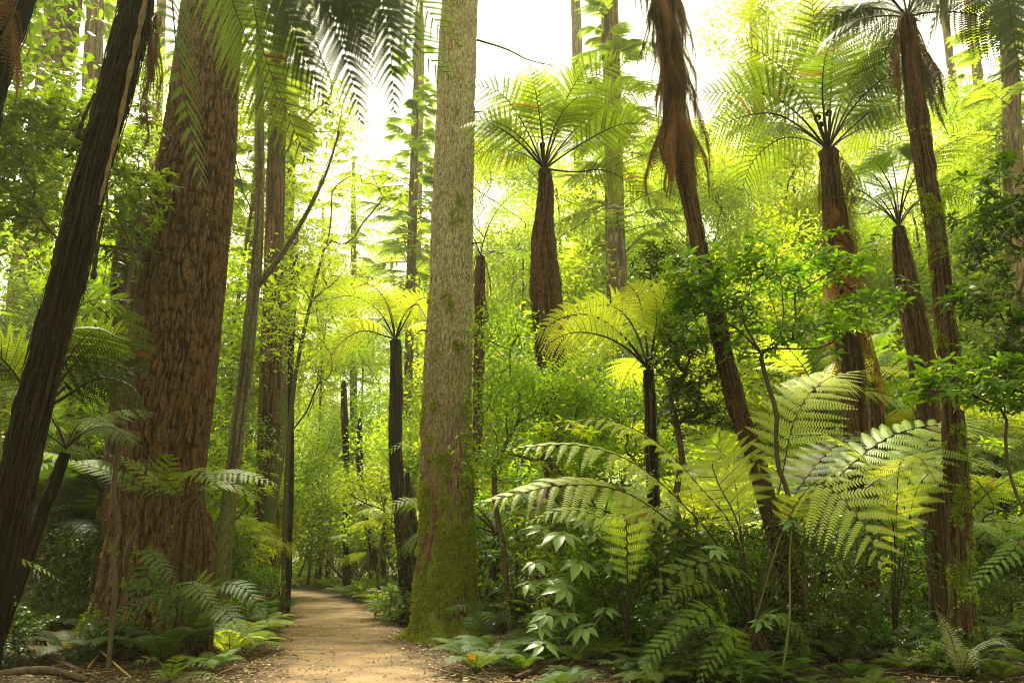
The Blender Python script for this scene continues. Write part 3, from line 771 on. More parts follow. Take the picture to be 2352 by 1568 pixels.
t_, V, D, st, off = redwood([(622, 850, 24), (618, 1000, 26), (612, 1150, 27), (610, 1338, 31)], 29.5, 'brown ridged redwood with a green mossy side where the path bends left', 7, moss=.42, moss_h=9, segs=120, rings=420, mat='redwood', crown=(0, 20), top=16)
P, R = from_px([(668, 700, 9), (655, 900, 11), (640, 1050, 13), (618, 1200, 14), (600, 1335, 17)], 28.6, top=3)
t = thing('mossy_tree', 'thin green moss-covered tree leaning against the redwood at the bend', 'tree', (P[0][0], P[0][1], 0))
off = np.array((P[0][0], P[0][1], 0))
me, V, D, st = trunk_mesh('trunk', P, R, 'mossbark', segs=30, moss=.75, moss_h=12, seed=3, off=off, amp=.12)
link('trunk', me, t)
redwood([(150, 0, 36), (128, 150, 37), (105, 300, 37), (85, 500, 38), (60, 700, 40)], 27, 'grey redwood trunk behind the leaves left of the shaggy leaning trunk', 9, moss=.25, moss_h=9, crown=(1, 12))
redwood([(1400, 0, 20), (1408, 300, 21), (1415, 600, 23), (1425, 900, 27), (1432, 1100, 30)], 34, 'pale grey redwood trunk behind the arching mid-height fern', 12, crown=(1, 16), top=12)
redwood([(1320, -40, 11), (1326, 130, 12), (1330, 500, 13), (1335, 900, 15)], 55, 'slim far redwood trunk rising above the central fern fronds', 13, crown=(0, 22), top=14, rings=120, segs=40)
redwood([(965, 200, 9), (960, 500, 10), (952, 800, 11)], 60, 'hazy thin redwood trunk just left of the mossy redwood', 14, crown=(1, 18), top=10, rings=120, segs=40)
redwood([(2190, 200, 9), (2215, 400, 10), (2250, 700, 12), (2270, 900, 13)], 50, 'thin pale redwood trunk right of the mossy leaning tree', 15, crown=(1, 18), top=12, rings=120, segs=40)
redwood([(2240, 120, 11), (2265, 350, 12), (2300, 700, 14)], 46, 'pale trunk in the bright gap near the right edge', 16, crown=(0, 18), top=12, rings=120, segs=40)
redwood([(372, -10, 10), (365, 150, 11), (350, 500, 13)], 48, 'hazy far trunk seen between the shaggy trunk and the massive redwood', 17, crown=(1, 18), top=10, rings=120, segs=40)
redwood([(560, 1015, 13), (556, 1100, 14), (553, 1200, 16)], 38, 'short reddish trunk showing between thin tree and bend redwood', 18, top=12, crown=(0, 20), rings=140, segs=40, moss=.1)
redwood([(640, 780, 17), (632, 900, 18), (625, 1000, 19)], 44, 'grey trunk standing behind the redwood at the bend', 19, top=14, crown=(1, 22), rings=160, segs=40)
redwood([(812, 900, 9), (812, 1100, 10), (812, 1280, 11)], 58, 'pale far trunk at the end of the corridor above the path', 20, top=18, crown=(2, 22), rings=120, segs=32)
redwood([(738, 960, 6), (737, 1100, 7), (737, 1290, 7)], 66, 'very thin pale trunk farthest down the corridor', 21, top=18, crown=(1, 22), rings=120, segs=32)
redwood([(1745, 280, 13), (1755, 420, 14), (1775, 800, 16)], 52, 'faint trunk in the glow left of the big right tree fern', 22, top=12, crown=(1, 18), rings=120, segs=32)
redwood([(180, 1020, 26), (175, 1150, 28), (170, 1240, 30)], 26, 'dim stout trunk behind the fern frond left of the massive redwood', 23, top=14, crown=(0, 18), rings=160, segs=50, moss=.3)
redwood([(930, 1180, 13), (935, 1000, 12), (940, 800, 11)][::-1], 40, 'reddish trunk partly hidden behind the small tree fern by the path', 24, top=16, crown=(1, 22), rings=140, segs=40)
redwood([(2335, 600, 22), (2342, 800, 24), (2350, 1000, 26)], 30, 'pale trunk cut by the right edge behind dark leaves', 25, top=14, crown=(1, 18), rings=160, segs=40)

# dead branches of the far conifers against the sky
def bare_branch(pts, Y, r, label, group=None, name='bare_branch', mat='twig', subs=5):
    P = np.array([at(x, y, (q[0] if q else Y)) for x, y, *q in pts])
    mb = MB(); Pc = catmull(P, 24); o = P[0].copy()
    tube(mb, Pc - o, r * np.linspace(1, .3, 24), 6)
    for k in range(subs):
        i = rng.integers(4, 21); d = norm(Pc[i] - Pc[i - 1]) + rng.normal(0, .6, 3)
        L = rng.uniform(.3, .9); q = np.array([Pc[i], Pc[i] + d * L * .5, Pc[i] + d * L + rng.normal(0, .08, 3)])
        tube(mb, catmull(q, 6) - o, r * .45 * np.linspace(1, .3, 6), 4)
    return mb.mesh(name, [M[mat]]), o

# ------------------------------------------------------------------ tree ferns
def fern_child_frond(parent, me, origin, az, tilt=0.0, roll=0.0, sc=1.0, name='frond'):
    mt = Matrix.Translation(origin) @ rotz(az) @ roty(-tilt) @ rotx(roll) @ Matrix.Scale(sc, 4)
    return link(name, me, parent, mt)

def tree_fern(pts, Y, label, crown_xy, seed, n=14, key='green', sc=1.0, trunk='fibre', skirt=0, skirt_mesh=None, tip_px=None, moss=0.0, strips=40, auto=None, group='tree ferns', W=0.46, cY=None, kw=None, croziers=0, fr_extra=None, elmin=0, skirt_len=1.2):
    r = random.Random(seed)
    P, R = from_px(pts, Y); R *= .88
    cp = at(crown_xy[0], crown_xy[1], cY or Y)
    off = np.array((P[0][0], P[0][1], 0))
    t = thing('tree_fern', label, 'tree fern', tuple(off), group=group, auto=auto)
    me, V, D, st = trunk_mesh('trunk', P, R, trunk, segs=44, rings=max(60, int(P[-1][2] / .05)), fib=40, amp=.13, seed=seed, off=off, strips=strips, moss=moss, moss_h=9)
    link('trunk', me, t)
    c = cp - off
    if tip_px:
        for q in tip_px:
            path3 = [cp] + [at(a, b, yy) for a, b, yy in q['p']]
            path3 = np.array(path3); A = path3[-1] - path3[0]; A[2] = 0
            if np.linalg.norm(A) < .3: A = np.array((0.3, -1, 0))
            side = norm(np.cross(A, (0, 0, 1)))
            L = np.sum(np.linalg.norm(np.diff(catmull(path3, 20), axis=0), axis=1))
            mb = MB()
            args = dict(n_pin=int(max(12, min(26, L * (1 - q.get('t0', .22)) / .135))), n_pl=17, pl=0.082, pw=.33, droop=0.3, roll=-1.4 * q.get('roll', 0), r0=0.028, t0=q.get('t0', .22) + .08)
            if kw: args.update(kw)
            frond(mb, path3 - cp, side, q.get('W', W) * 1.75, **args)
            link('frond', mb.mesh('frond', [M[q.get('m', {'green': 'fern', 'bright': 'fern_bright', 'yellow': 'fern_yellow', 'dark': 'fern_dark'}[key])], M['rachis']]), t, Matrix.Translation(c))
    for k in range(n):
        az = k * 2.39996 + seed + r.uniform(-.25, .25)
        i = min(5, int(r.triangular(0, 6, 3 if elmin else 2.5)))
        fern_child_frond(t, FR[key][i], Vector(c), az, r.uniform(-.12, .15), r.uniform(-.3, .3), sc * r.uniform(.85, 1.1))
    for k in range(croziers):
        a = r.uniform(0, 6.28); q = np.array([[0, 0, 0], [.06 * math.cos(a), .06 * math.sin(a), .3], [.13 * math.cos(a), .13 * math.sin(a), .62], [.17 * math.cos(a), .17 * math.sin(a), .74], [.13 * math.cos(a), .13 * math.sin(a), .80], [.07 * math.cos(a), .07 * math.sin(a), .75], [.10 * math.cos(a), .1 * math.sin(a), .70]]) * r.uniform(.7, 1.2)
        mb = MB(); tube(mb, catmull(q, 22), 0.034 * np.concatenate([np.linspace(1, .8, 14), np.linspace(1.2, .7, 8)]), 7)
        link('fiddlehead', mb.mesh('fiddlehead', [M['fibre_dark']]), t, Matrix.Translation(c))
    for k in range(skirt):
        zz = r.uniform(0, skirt_len); i = np.argmin(np.abs(P[:, 2] - (cp[2] - zz)))
        tt_ = np.interp(cp[2] - zz, P[:, 2], np.arange(len(P))); q = np.array([np.interp(tt_, np.arange(len(P)), P[:, a]) for a in range(3)]) - off
        fern_child_frond(t, r.choice(skirt_mesh or DEAD), Vector(q), r.uniform(0, 6.28), r.uniform(-.1, .1), r.uniform(-.15, .15), r.uniform(.55, 1.0), 'dead_frond')
    return t

# the signature tree fern right of the mossy redwood
Y0 = 17.0
tree_fern([(1250, 392, 17), (1254, 425, 19), (1250, 500, 24), (1248, 560, 31), (1254, 650, 39), (1260, 730, 40), (1266, 850, 33), (1270, 980, 27), (1275, 1200, 26)], Y0,
          'tall tree fern with a bulging fibrous trunk at the centre behind the mossy redwood', (1250, 388), 31, n=8, skirt=5, strips=170, croziers=2, sc=1.0, elmin=1,
          tip_px=[dict(p=[(1205, 290, 16.8), (1150, 215, 16.6), (1085, 195, 16.3)], roll=.5),
                  dict(p=[(1195, 330, 16.5), (1140, 290, 16.0), (1080, 270, 15.6)], roll=.7),
                  dict(p=[(1246, 300, 16.6), (1240, 220, 16.2), (1232, 160, 15.6)], roll=.2, W=.42),
                  dict(p=[(1285, 290, 16.9), (1340, 205, 16.8), (1400, 150, 16.6), (1440, 128, 16.3)], roll=-.75, W=.58),
                  dict(p=[(1275, 310, 16.6), (1300, 230, 16.2), (1335, 170, 15.8), (1350, 150, 15.5)], roll=-.4),
                  dict(p=[(1310, 310, 17.2), (1370, 255, 17.3), (1440, 215, 17.4), (1500, 225, 17.3)], roll=-.7, W=.55),
                  dict(p=[(1320, 340, 16.7), (1390, 300, 16.5), (1450, 283, 16.2), (1510, 300, 15.9)], roll=-.6, W=.5),
                  dict(p=[(1320, 395, 17.4), (1380, 390, 17.6), (1430, 410, 17.7), (1475, 450, 17.7)], roll=-.5, t0=.3, W=.45),
                  dict(p=[(1190, 320, 17.8), (1140, 300, 18.4), (1095, 340, 18.8), (1080, 400, 19)], roll=.5),
                  dict(p=[(1300, 330, 18), (1350, 290, 18.8), (1410, 300, 19.5), (1450, 350, 20)], roll=-.4),
                  dict(p=[(1270, 300, 17.8), (1290, 230, 18.6), (1300, 190, 19.6), (1320, 180, 20.4)], roll=0),
                  dict(p=[(1225, 310, 17.8), (1195, 250, 18.6), (1165, 225, 19.6), (1140, 230, 20.4)], roll=.2)])
# dead fronds hanging left of it
for (a, b, yy, l) in [(1180, 455, 17, 0), (1150, 430, 17, 1), (1120, 410, 17, 2)]:
    pass
# big right tree fern
tree_fern([(1902, 348, 24), (1905, 380, 22), (1915, 470, 28), (1925, 600, 33), (1938, 720, 32), (1955, 850, 30), (1965, 1000, 28)], 15.0,
          'tall tree fern with orange dead fronds down its trunk, right of centre', (1902, 345), 44, n=9, skirt=26, skirt_mesh=DEAD_O, skirt_len=4.2, strips=90, croziers=4, sc=1.05,
          tip_px=[dict(p=[(1840, 270, 14.8), (1770, 220, 14.6), (1690, 212, 14.4), (1600, 215, 14.2)], roll=.6, W=.55),
                  dict(p=[(1850, 300, 14.5), (1780, 262, 14.0), (1700, 270, 13.6), (1620, 310, 13.3)], roll=.8, W=.5),
                  dict(p=[(1860, 240, 15.1), (1810, 170, 15.1), (1760, 130, 15.0), (1690, 90, 14.8)], roll=.5, W=.6),
                  dict(p=[(1888, 200, 14.9), (1875, 90, 14.5), (1862, -20, 13.9)], roll=.1, W=.6),
                  dict(p=[(1908, 220, 14.6), (1914, 130, 14.0), (1918, 60, 13.4), (1920, 20, 13)], roll=-.1, W=.55),
                  dict(p=[(1935, 230, 15.2), (1975, 160, 15.3), (2030, 110, 15.3), (2100, 90, 15.2)], roll=-.6, W=.6),
                  dict(p=[(1945, 250, 14.6), (2000, 170, 14.3), (2060, 120, 13.9), (2110, 100, 13.6)], roll=-.5, W=.5),
                  dict(p=[(1960, 290, 15.2), (2030, 235, 15.3), (2110, 205, 15.4), (2200, 200, 15.4)], roll=-.6, W=.5),
                  dict(p=[(1950, 310, 15.8), (2010, 290, 16.4), (2070, 320, 16.8), (2110, 400, 17)], roll=-.4, W=.5),
                  dict(p=[(1850, 320, 15.9), (1790, 320, 16.6), (1730, 370, 17.2), (1700, 450, 17.5)], roll=.5, W=.5),
                  dict(p=[(1900, 250, 16), (1890, 160, 16.8), (1850, 100, 17.6), (1800, 60, 18.2)], roll=.2, W=.55),
                  dict(p=[(1930, 250, 16), (1960, 170, 16.8), (1980, 80, 17.6), (1990, 20, 18.2)], roll=-.2, W=.55)])
tree_fern([(2064, 522, 15), (2070, 570, 19), (2082, 640, 25), (2100, 740, 29), (2115, 830, 31), (2130, 950, 29), (2140, 1100, 27)], 14.6,
          'tree fern with stripy brown trunk and few upright stems left of the mossy leaning trunk', (2064, 518), 52, n=6, strips=150, sc=.8,
          tip_px=[dict(p=[(2050, 440, 14.5), (2025, 390, 14.3), (2000, 360, 14)], roll=.2, W=.3, t0=.6),
                  dict(p=[(2075, 440, 14.4), (2090, 370, 14.2), (2092, 330, 14)], roll=.2, W=.3, t0=.7),
                  dict(p=[(2030, 480, 14.9), (1980, 440, 15.2), (1930, 430, 15.4), (1880, 450, 15.5)], roll=.4, W=.4, t0=.4),
                  dict(p=[(2100, 470, 14.9), (2150, 430, 15.2), (2200, 430, 15.5), (2260, 470, 15.8)], roll=-.4, W=.45, t0=.35),
                  dict(p=[(2060, 440, 15.2), (2050, 380, 15.6), (2030, 320, 16)], roll=.1, W=.4, t0=.5)])
tree_fern([(908, 782, 14), (910, 830, 14), (910, 900, 16), (908, 1000, 17), (912, 1100, 17), (922, 1200, 18)], 22.0,
          'small dark-trunked tree fern with pale arching fronds left of the mossy redwood', (908, 780), 61, n=4, key='bright', strips=60, sc=.8, trunk='fibre_dark',
          tip_px=[dict(p=[(870, 715, 21.6), (810, 680, 21.2), (740, 690, 20.8)], roll=.5),
                  dict(p=[(890, 700, 21.3), (860, 660, 20.6), (820, 640, 20)], roll=.3),
                  dict(p=[(935, 730, 21), (960, 690, 20.2), (1000, 680, 19.6)], roll=-.4),
                  dict(p=[(880, 770, 21.4), (830, 760, 21), (780, 790, 20.6), (750, 840, 20.4)], roll=.6),
                  dict(p=[(930, 720, 21), (960, 700, 20), (980, 740, 19.2), (985, 790, 18.9)], roll=-.6)])
# the arching mid-height fern right of centre
tree_fern([(1490, 850, 13), (1492, 900, 13), (1495, 1000, 15), (1500, 1150, 16)], 14.6,
          'thin black-trunked tree fern arching pale fronds over the mid shrubs', (1490, 848), 71, n=5, key='bright', sc=.75, strips=50, trunk='fibre_dark',
          tip_px=[dict(p=[(1430, 770, 14.3), (1360, 725, 14), (1290, 730, 13.8), (1225, 775, 13.6)], roll=.5, W=.42),
                  dict(p=[(1440, 800, 14), (1380, 770, 13.5), (1310, 765, 13.1), (1240, 800, 12.8)], roll=.7, W=.4),
                  dict(p=[(1460, 760, 14.7), (1420, 710, 14.8), (1370, 700, 14.8), (1310, 720, 14.8)], roll=.4, W=.4),
                  dict(p=[(1480, 740, 14.2), (1465, 680, 13.8), (1440, 650, 13.4)], roll=.3, W=.35, t0=.4),
                  dict(p=[(1510, 750, 14.4), (1530, 690, 14.2), (1560, 665, 14), (1610, 670, 13.8)], roll=-.4, W=.4)])
# left dark fern behind the leaning trunk
tree_fern([(90, 955, 17), (80, 1020, 18), (55, 1120, 20), (25, 1260, 22)], 9.6,
          'dark tree fern spreading black stems behind the shaggy leaning trunk', (92, 945), 81, n=3, key='dark', sc=.7, trunk='fibre_dark', strips=60, group='tree ferns',
          tip_px=[dict(p=[(150, 860, 9.6), (220, 790, 9.7), (290, 760, 9.8)], roll=-.4, W=.4, m='fern'),
                  dict(p=[(160, 880, 9.8), (240, 840, 10.2), (330, 850, 10.5)], roll=-.6, W=.4),
                  dict(p=[(150, 910, 9.4), (220, 870, 9.2), (290, 880, 9.0), (330, 920, 8.9)], roll=-.5, W=.4),
                  dict(p=[(120, 850, 9.8), (150, 740, 10), (210, 690, 10.2), (300, 690, 10.4)], roll=-.4, W=.45, m='fern_blue'),
                  dict(p=[(60, 850, 9.6), (20, 760, 9.6), (-30, 700, 9.6)], roll=.3, W=.4, m='fern_blue'),
                  dict(p=[(50, 880, 9.3), (0, 820, 9.1), (-60, 800, 9)], roll=.5, W=.4, m='fern'),
                  dict(p=[(100, 830, 10), (90, 720, 10.6), (60, 650, 11.1)], roll=0, W=.4, m='fern'),
                  dict(p=[(180, 750, 10.6), (230, 710, 11.0), (300, 800, 11.2), (330, 880, 11.2)], roll=-.2, W=.35, m='fern_blue', t0=.4)])

# ---- shaggy leaning trunks (tree fern stems whose crowns are overhead)
def shaggy(pts, Y, label, seed, moss=0, strips=200, skirt=0, skirt_px=None, mat='fibre_dark', smat='strip', crown=None, key='dark', top=1.0, name='tree_fern', cat='tree fern', amp=.16, sc=1.0, ncr=12, group='tree ferns'):
    r = random.Random(seed)
    P, R = from_px(pts, Y, top=top); R *= (.7 if Y == 8.0 else .8)
    off = np.array((P[0][0], P[0][1], 0))
    t = thing(name, label, cat, tuple(off), group=group)
    me, V, D, st = trunk_mesh('trunk', P, R, mat, segs=72, rings=max(80, int(P[-1][2] / .03)), fib=60, amp=amp, seed=seed, off=off, strips=strips, strip_mat=smat, moss=moss, moss_h=14)
    link('trunk', me, t)
    if moss > .4:
        moss_tufts('moss', t, V, D, st['moss'], 5000, off, 9, thr=.5, size=.03)
    if skirt:
        z0, z1 = at(0, skirt_px[0], Y)[2], at(0, skirt_px[1], Y)[2]
        for k in range(skirt):
            z = r.uniform(z1, z0); tt_ = np.interp(z, P[:, 2], np.arange(len(P)))
            q = np.array([np.interp(tt_, np.arange(len(P)), P[:, a]) for a in range(3)]) - off
            fern_child_frond(t, r.choice(DEAD), Vector(q), r.uniform(0, 6.28), r.uniform(-.06, .16), r.uniform(-.18, .18), r.uniform(.7, 1.15), 'dead_frond')
    if crown:
        c = Vector(P[-1] - off)
        for k in range(ncr):
            az = k * 2.39996 + seed
            fern_child_frond(t, FR[key][min(5, int(r.uniform(0, 6)))], c, az, r.uniform(-.1, .15), r.uniform(-.3, .3), sc * r.uniform(.85, 1.1))
    return t, P, off

t_, P_, off_ = shaggy([(470, -420, 36), (420, -280, 40), (372, -150, 44), (325, -40, 46), (305, 60, 50), (268, 200, 47), (205, 420, 45), (160, 620, 47), (112, 800, 48), (75, 950, 50), (35, 1120, 54), (-5, 1300, 58)], 8.0,
       'thick shaggy black-brown trunk leaning up from the lower left corner', 3, strips=420, crown=False, skirt=0, top=.05, amp=.16, smat='strip_dark')
FRONT, FRONT_OFF = t_, off_
# long loose strip down its right side, ragged stubs
mb = MB()
P = catmull(np.array([at(340, -30, 7.75), at(322, 60, 7.7), at(300, 160, 7.7), at(270, 300, 7.72), at(245, 400, 7.75), at(228, 470, 7.8)]), 40)
tube(mb, P - off_, 0.045 * (0.75 + .25 * np.sin(np.arange(40) * 1.3)) * np.linspace(1, .45, 40), 7)
link('bark_strip', mb.mesh('bark_strip', [M['strip_pale']]), t_)
for (a, b, c_, d_) in [(218, 215, 176, 318), (232, 250, 186, 322), (150, 500, 122, 610), (238, 500, 214, 640)]:
    mb = MB()
    P = catmull(np.array([at(a, b, 7.75), at((a + c_) / 2 - 3, (b + d_) / 2, 7.72), at(c_, d_, 7.72)]), 14)
    tube(mb, P - off_, .028 * np.linspace(.5, 1, 14) * (1 + .3 * np.sin(np.arange(14) * 2.2)), 6)
    link('bark_strip', mb.mesh('bark_strip', [M['strip_dark']]), t_)
r = random.Random(5)
for k in range(13):
    x = r.uniform(318, 352); y = r.uniform(-60, 200)
    p = at(x, y, r.uniform(7.9, 8.4)) - off_
    fern_child_frond(t_, r.choice(DEAD), Vector(p), r.uniform(-.8, .8), 0, 0, r.uniform(.35, .7), 'dead_frond')

shaggy([(60, -60, 40), (28, 40, 40), (-10, 150, 42), (-50, 300, 45), (-90, 600, 47)], 7.2, 'dark shaggy trunk cut off by the top left corner', 4, strips=80, skirt=3, skirt_px=(-80, 60), top=.4)
t_, P_, off_ = shaggy([(1515, -60, 27), (1530, 60, 27), (1548, 200, 27), (1560, 330, 24), (1585, 470, 22), (1610, 580, 22), (1638, 700, 23), (1665, 830, 24), (1692, 930, 25), (1725, 1030, 25), (1765, 1160, 25), (1800, 1280, 25)], 14.0,
       'dark leaning tree fern trunk with a long hanging brown skirt at its top', 6, strips=330, skirt=92, skirt_px=(-160, 300), mat='fibre', moss=.25, top=.5, amp=.14)
t_, P_, off_ = shaggy([(2085, 60, 22), (2092, 150, 23), (2105, 250, 25), (2128, 400, 25), (2145, 500, 24), (2160, 620, 24), (2172, 760, 25), (2185, 900, 25), (2195, 1060, 28), (2205, 1220, 30), (2212, 1400, 33)], 12.2,
       'mossy shaggy trunk leaning under a dark fern crown at the right', 8, strips=220, skirt=9, skirt_px=(40, 110), mat='fibre', moss=.42, crown=True, ncr=18, key='dark', top=.2, sc=.85)

# crown of dark fronds above the top left of the path: its stem stands left of the massive redwood, out of the frame at the top
def overhead_fern(label, basexy, stem_px, crown, fronds, key='dark', seed=1, Y=10, hw=20, kw=None, onto=None):
    cp = at(*crown)
    if onto:
        t, off = onto
    else:
        gx, gy = basexy
        P = np.array([(gx, gy, -.15), ((gx * .7 + cp[0] * .3), gy * .7 + cp[1] * .3, cp[2] * .4), (gx * .2 + cp[0] * .8, gy * .2 + cp[1] * .8, cp[2] * .8), cp])
        off = np.array((gx, gy, 0))
        t = thing('tree_fern', label, 'tree fern', tuple(off), group='tree ferns')
        me, V, D, st = trunk_mesh('trunk', P, np.array([.2, .16, .14, .13]), 'fibre_dark', segs=40, fib=40, amp=.15, seed=seed, off=off, strips=40)
        link('trunk', me, t)
    for q in fronds:
        path3 = np.array([cp] + [at(a, b, yy) for a, b, yy in q['p']])
        A = path3[-1] - path3[0]; A[2] = 0
        side = norm(np.cross(A, (0, 0, 1))) if np.linalg.norm(A) > .2 else np.array((1.0, 0, 0))
        mb = MB()
        dk = q.get('m') is None
        args = dict(n_pin=46 if dk else 36, n_pl=24, pl=0.07 if dk else .056, peak=.6, droop=q.get('d', .15), pw=.5 if dk else .42, roll=q.get('roll', 0), r0=0.018, t0=q.get('t0', .12))
        frond(mb, path3 - cp, side, q.get('W', .5) * 1.15, **args)
        link('frond', mb.mesh('frond', [M[q.get('m', 'fern_dark')], M['rachis']]), t, Matrix.Translation(cp - off))
    return t
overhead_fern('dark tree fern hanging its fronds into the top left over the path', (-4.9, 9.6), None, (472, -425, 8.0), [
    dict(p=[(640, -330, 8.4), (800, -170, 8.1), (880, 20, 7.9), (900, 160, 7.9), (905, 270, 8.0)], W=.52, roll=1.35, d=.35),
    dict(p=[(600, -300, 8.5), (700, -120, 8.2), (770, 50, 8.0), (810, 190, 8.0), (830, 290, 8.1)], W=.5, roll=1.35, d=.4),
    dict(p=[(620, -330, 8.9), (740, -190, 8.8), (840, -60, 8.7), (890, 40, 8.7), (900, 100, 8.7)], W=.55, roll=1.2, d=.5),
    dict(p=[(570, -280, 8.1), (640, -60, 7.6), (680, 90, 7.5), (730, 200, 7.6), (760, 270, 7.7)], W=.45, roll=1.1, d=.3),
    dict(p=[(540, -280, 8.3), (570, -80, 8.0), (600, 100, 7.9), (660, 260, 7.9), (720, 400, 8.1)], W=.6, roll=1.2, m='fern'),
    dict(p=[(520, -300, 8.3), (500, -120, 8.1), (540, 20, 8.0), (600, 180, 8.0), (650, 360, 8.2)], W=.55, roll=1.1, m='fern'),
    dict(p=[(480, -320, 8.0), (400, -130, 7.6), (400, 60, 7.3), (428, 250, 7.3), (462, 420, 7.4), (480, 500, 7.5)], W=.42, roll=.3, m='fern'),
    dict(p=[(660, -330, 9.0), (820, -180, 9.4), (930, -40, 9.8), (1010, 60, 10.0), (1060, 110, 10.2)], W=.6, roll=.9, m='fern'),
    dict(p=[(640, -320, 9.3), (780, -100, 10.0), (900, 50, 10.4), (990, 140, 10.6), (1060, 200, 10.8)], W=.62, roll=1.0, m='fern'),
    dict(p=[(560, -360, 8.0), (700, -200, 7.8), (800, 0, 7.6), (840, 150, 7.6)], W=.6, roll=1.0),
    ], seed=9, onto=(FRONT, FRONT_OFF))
overhead_fern('shaded tree fern whose fronds droop across the top right corner', (8.2, 8.6), None, (2480, -300, 7.9), [
    dict(p=[(2300, -160, 7.2), (2310, -40, 7.0), (2330, 90, 6.9), (2345, 190, 6.9)], W=.4, roll=.8),
    dict(p=[(2240, -200, 7.4), (2160, -120, 7.3), (2080, -60, 7.2), (1980, -10, 7.2)], W=.42, roll=-1.0),
    dict(p=[(2250, -160, 7.2), (2190, -60, 6.9), (2150, 40, 6.8), (2130, 110, 6.8)], W=.42, roll=-.9),
    dict(p=[(2420, -160, 7.2), (2440, 0, 7.0), (2440, 150, 6.9)], W=.4, roll=-.3),
    ], seed=12)

# ------------------------------------------------------------------ broadleaf trees and shrubs
def shrub_parts(base, blobs, n_t, leaf_len, lw, n_leaf, seed, stems=None, r_unit=0.006, spreadr=0.22, droop=.3, whorl=True, loose=1.0):
    """branches grown towards points inside the blobs; leaves in small whorls at the twig ends"""
    r = np.random.default_rng(seed)
    base = np.asarray(base, float)
    pts = []
    wts = np.array([b[1][0] * b[1][1] * b[1][2] for b in blobs]); wts = wts / wts.sum()
    for _ in range(n_t):
        b = blobs[r.choice(len(blobs), p=wts)]
        v = norm(r.normal(0, 1, 3)) * r.random() ** (1 / 2.4)
        pts.append(np.asarray(b[0]) + v * np.asarray(b[1]))
    pts = np.array(pts); pts = pts[np.argsort(np.linalg.norm(pts - base, axis=1))]
    nodes = [base.copy()]; par = [-1]
    if stems is not None:
        for s_ in stems:
            nodes.append(np.asarray(s_, float)); par.append(len(nodes) - 2)
    ends = []
    dist0 = [0.0]
    for k in range(1, len(nodes)):
        dist0.append(dist0[par[k]] + np.linalg.norm(nodes[k] - nodes[par[k]]))
    for q in pts:
        A = np.array(nodes); dd = np.linalg.norm(A - q, axis=1)
        cost = dd + 0.35 * np.array(dist0) + np.where(A[:, 2] > q[2] + .15, .8, 0)
        j = int(np.argmin(cost)); L = dd[j]
        k = max(1, int(L / 0.45)); prev = j
        for s_ in range(1, k + 1):
            f = s_ / k
            c = A[j] * (1 - f) + q * f + (r.normal(0, .03 * min(L, 2) ** .5, 3) if s_ < k else 0) + np.array((0, 0, -.08 * min(L, 1.2) * math.sin(math.pi * f)))
            nodes.append(c); par.append(prev); dist0.append(dist0[prev] + L / k); prev = len(nodes) - 1
        ends.append(prev)
    nodes = np.array(nodes); cnt = np.ones(len(nodes))
    for k in range(len(nodes) - 1, 0, -1):
        cnt[par[k]] += cnt[k]
    wood = MB()
    rr = r_unit * cnt ** 0.48
    kids = {}
    for k in range(1, len(nodes)): kids.setdefault(par[k], []).append(k)
    seen = set()
    def walk(k0, k1):
        ch = [k0, k1]
        while ch[-1] in kids:
            nx = max(kids[ch[-1]], key=lambda z: cnt[z])
            for o_ in kids[ch[-1]]:
                if o_ != nx: todo.append((ch[-1], o_))
            ch.append(nx)
        q = nodes[ch]; R = rr[ch].copy(); R[0] = min(R[0], R[1] * 1.15) if k0 != 0 else R[0]
        m = max(4, len(ch) * 2)
        Pq = catmull(q, m)
        tube(wood, Pq, np.interp(np.linspace(0, len(ch) - 1, m), np.arange(len(ch)), R), 7 if R[0] > .03 else 4, 0, cap=False)
    todo = [(0, c) for c in kids.get(0, [])]
    while todo:
        walk(*todo.pop())
    fol = MB()
    E = nodes[ends]; nE = len(E)
    dirE = norm(E - nodes[[par[e] for e in ends]])
    k = n_leaf
    if whorl:
        # each end carries a few rosettes of 5-7 leaves
        ros = max(1, k // 6)
        Rb = np.repeat(E, ros, 0) + r.normal(0, spreadr * .6, (nE * ros, 3)) * np.array((1, 1, .6))
        ax = norm(np.repeat(dirE, ros, 0) * .5 + np.array((0, 0, .9)) + r.normal(0, .35, (nE * ros, 3)))
        for j in range(nE * ros)[::1] if nE * ros < 900 else range(0):
            e = E[j // ros]
            tube(wood, np.array([e, (e + Rb[j]) / 2 + (0, 0, -.02), Rb[j]]), .003, 3, 0, cap=False)
        t1 = norm(np.cross(ax, r.normal(0, 1, ax.shape))); t2 = np.cross(ax, t1)
        B_, D_, U_, L_ = [], [], [], []
        for q in range(6):
            a = q * 1.047 + r.random(len(Rb)) * .6
            d_ = t1 * np.cos(a)[:, None] + t2 * np.sin(a)[:, None] + ax * r.uniform(-.15, .6, len(Rb))[:, None]
            B_.append(Rb + d_ * leaf_len * .06); D_.append(d_); U_.append(ax + r.normal(0, .2, ax.shape)); L_.append(leaf_len * r.uniform(.6, 1.15, len(Rb)))
        B_, D_, U_, L_ = map(np.concatenate, (B_, D_, U_, L_))
    else:
        n = nE * k
        f = r.random(n)
        B_ = np.repeat(E, k, 0) + r.normal(0, spreadr, (n, 3)) * np.array((1, 1, .75))
        D_ = r.normal(0, 1, (n, 3)) * np.array((1, 1, .45)) + np.array((0, 0, -.15)); U_ = np.array((0, 0, 1.0)) + r.normal(0, .45, (n, 3)); L_ = leaf_len * r.uniform(.6, 1.2, n)
    leafset(fol, B_, D_, U_, L_, L_ * lw, 0, droop=droop, v=r.random(len(B_)))
    return wood, fol

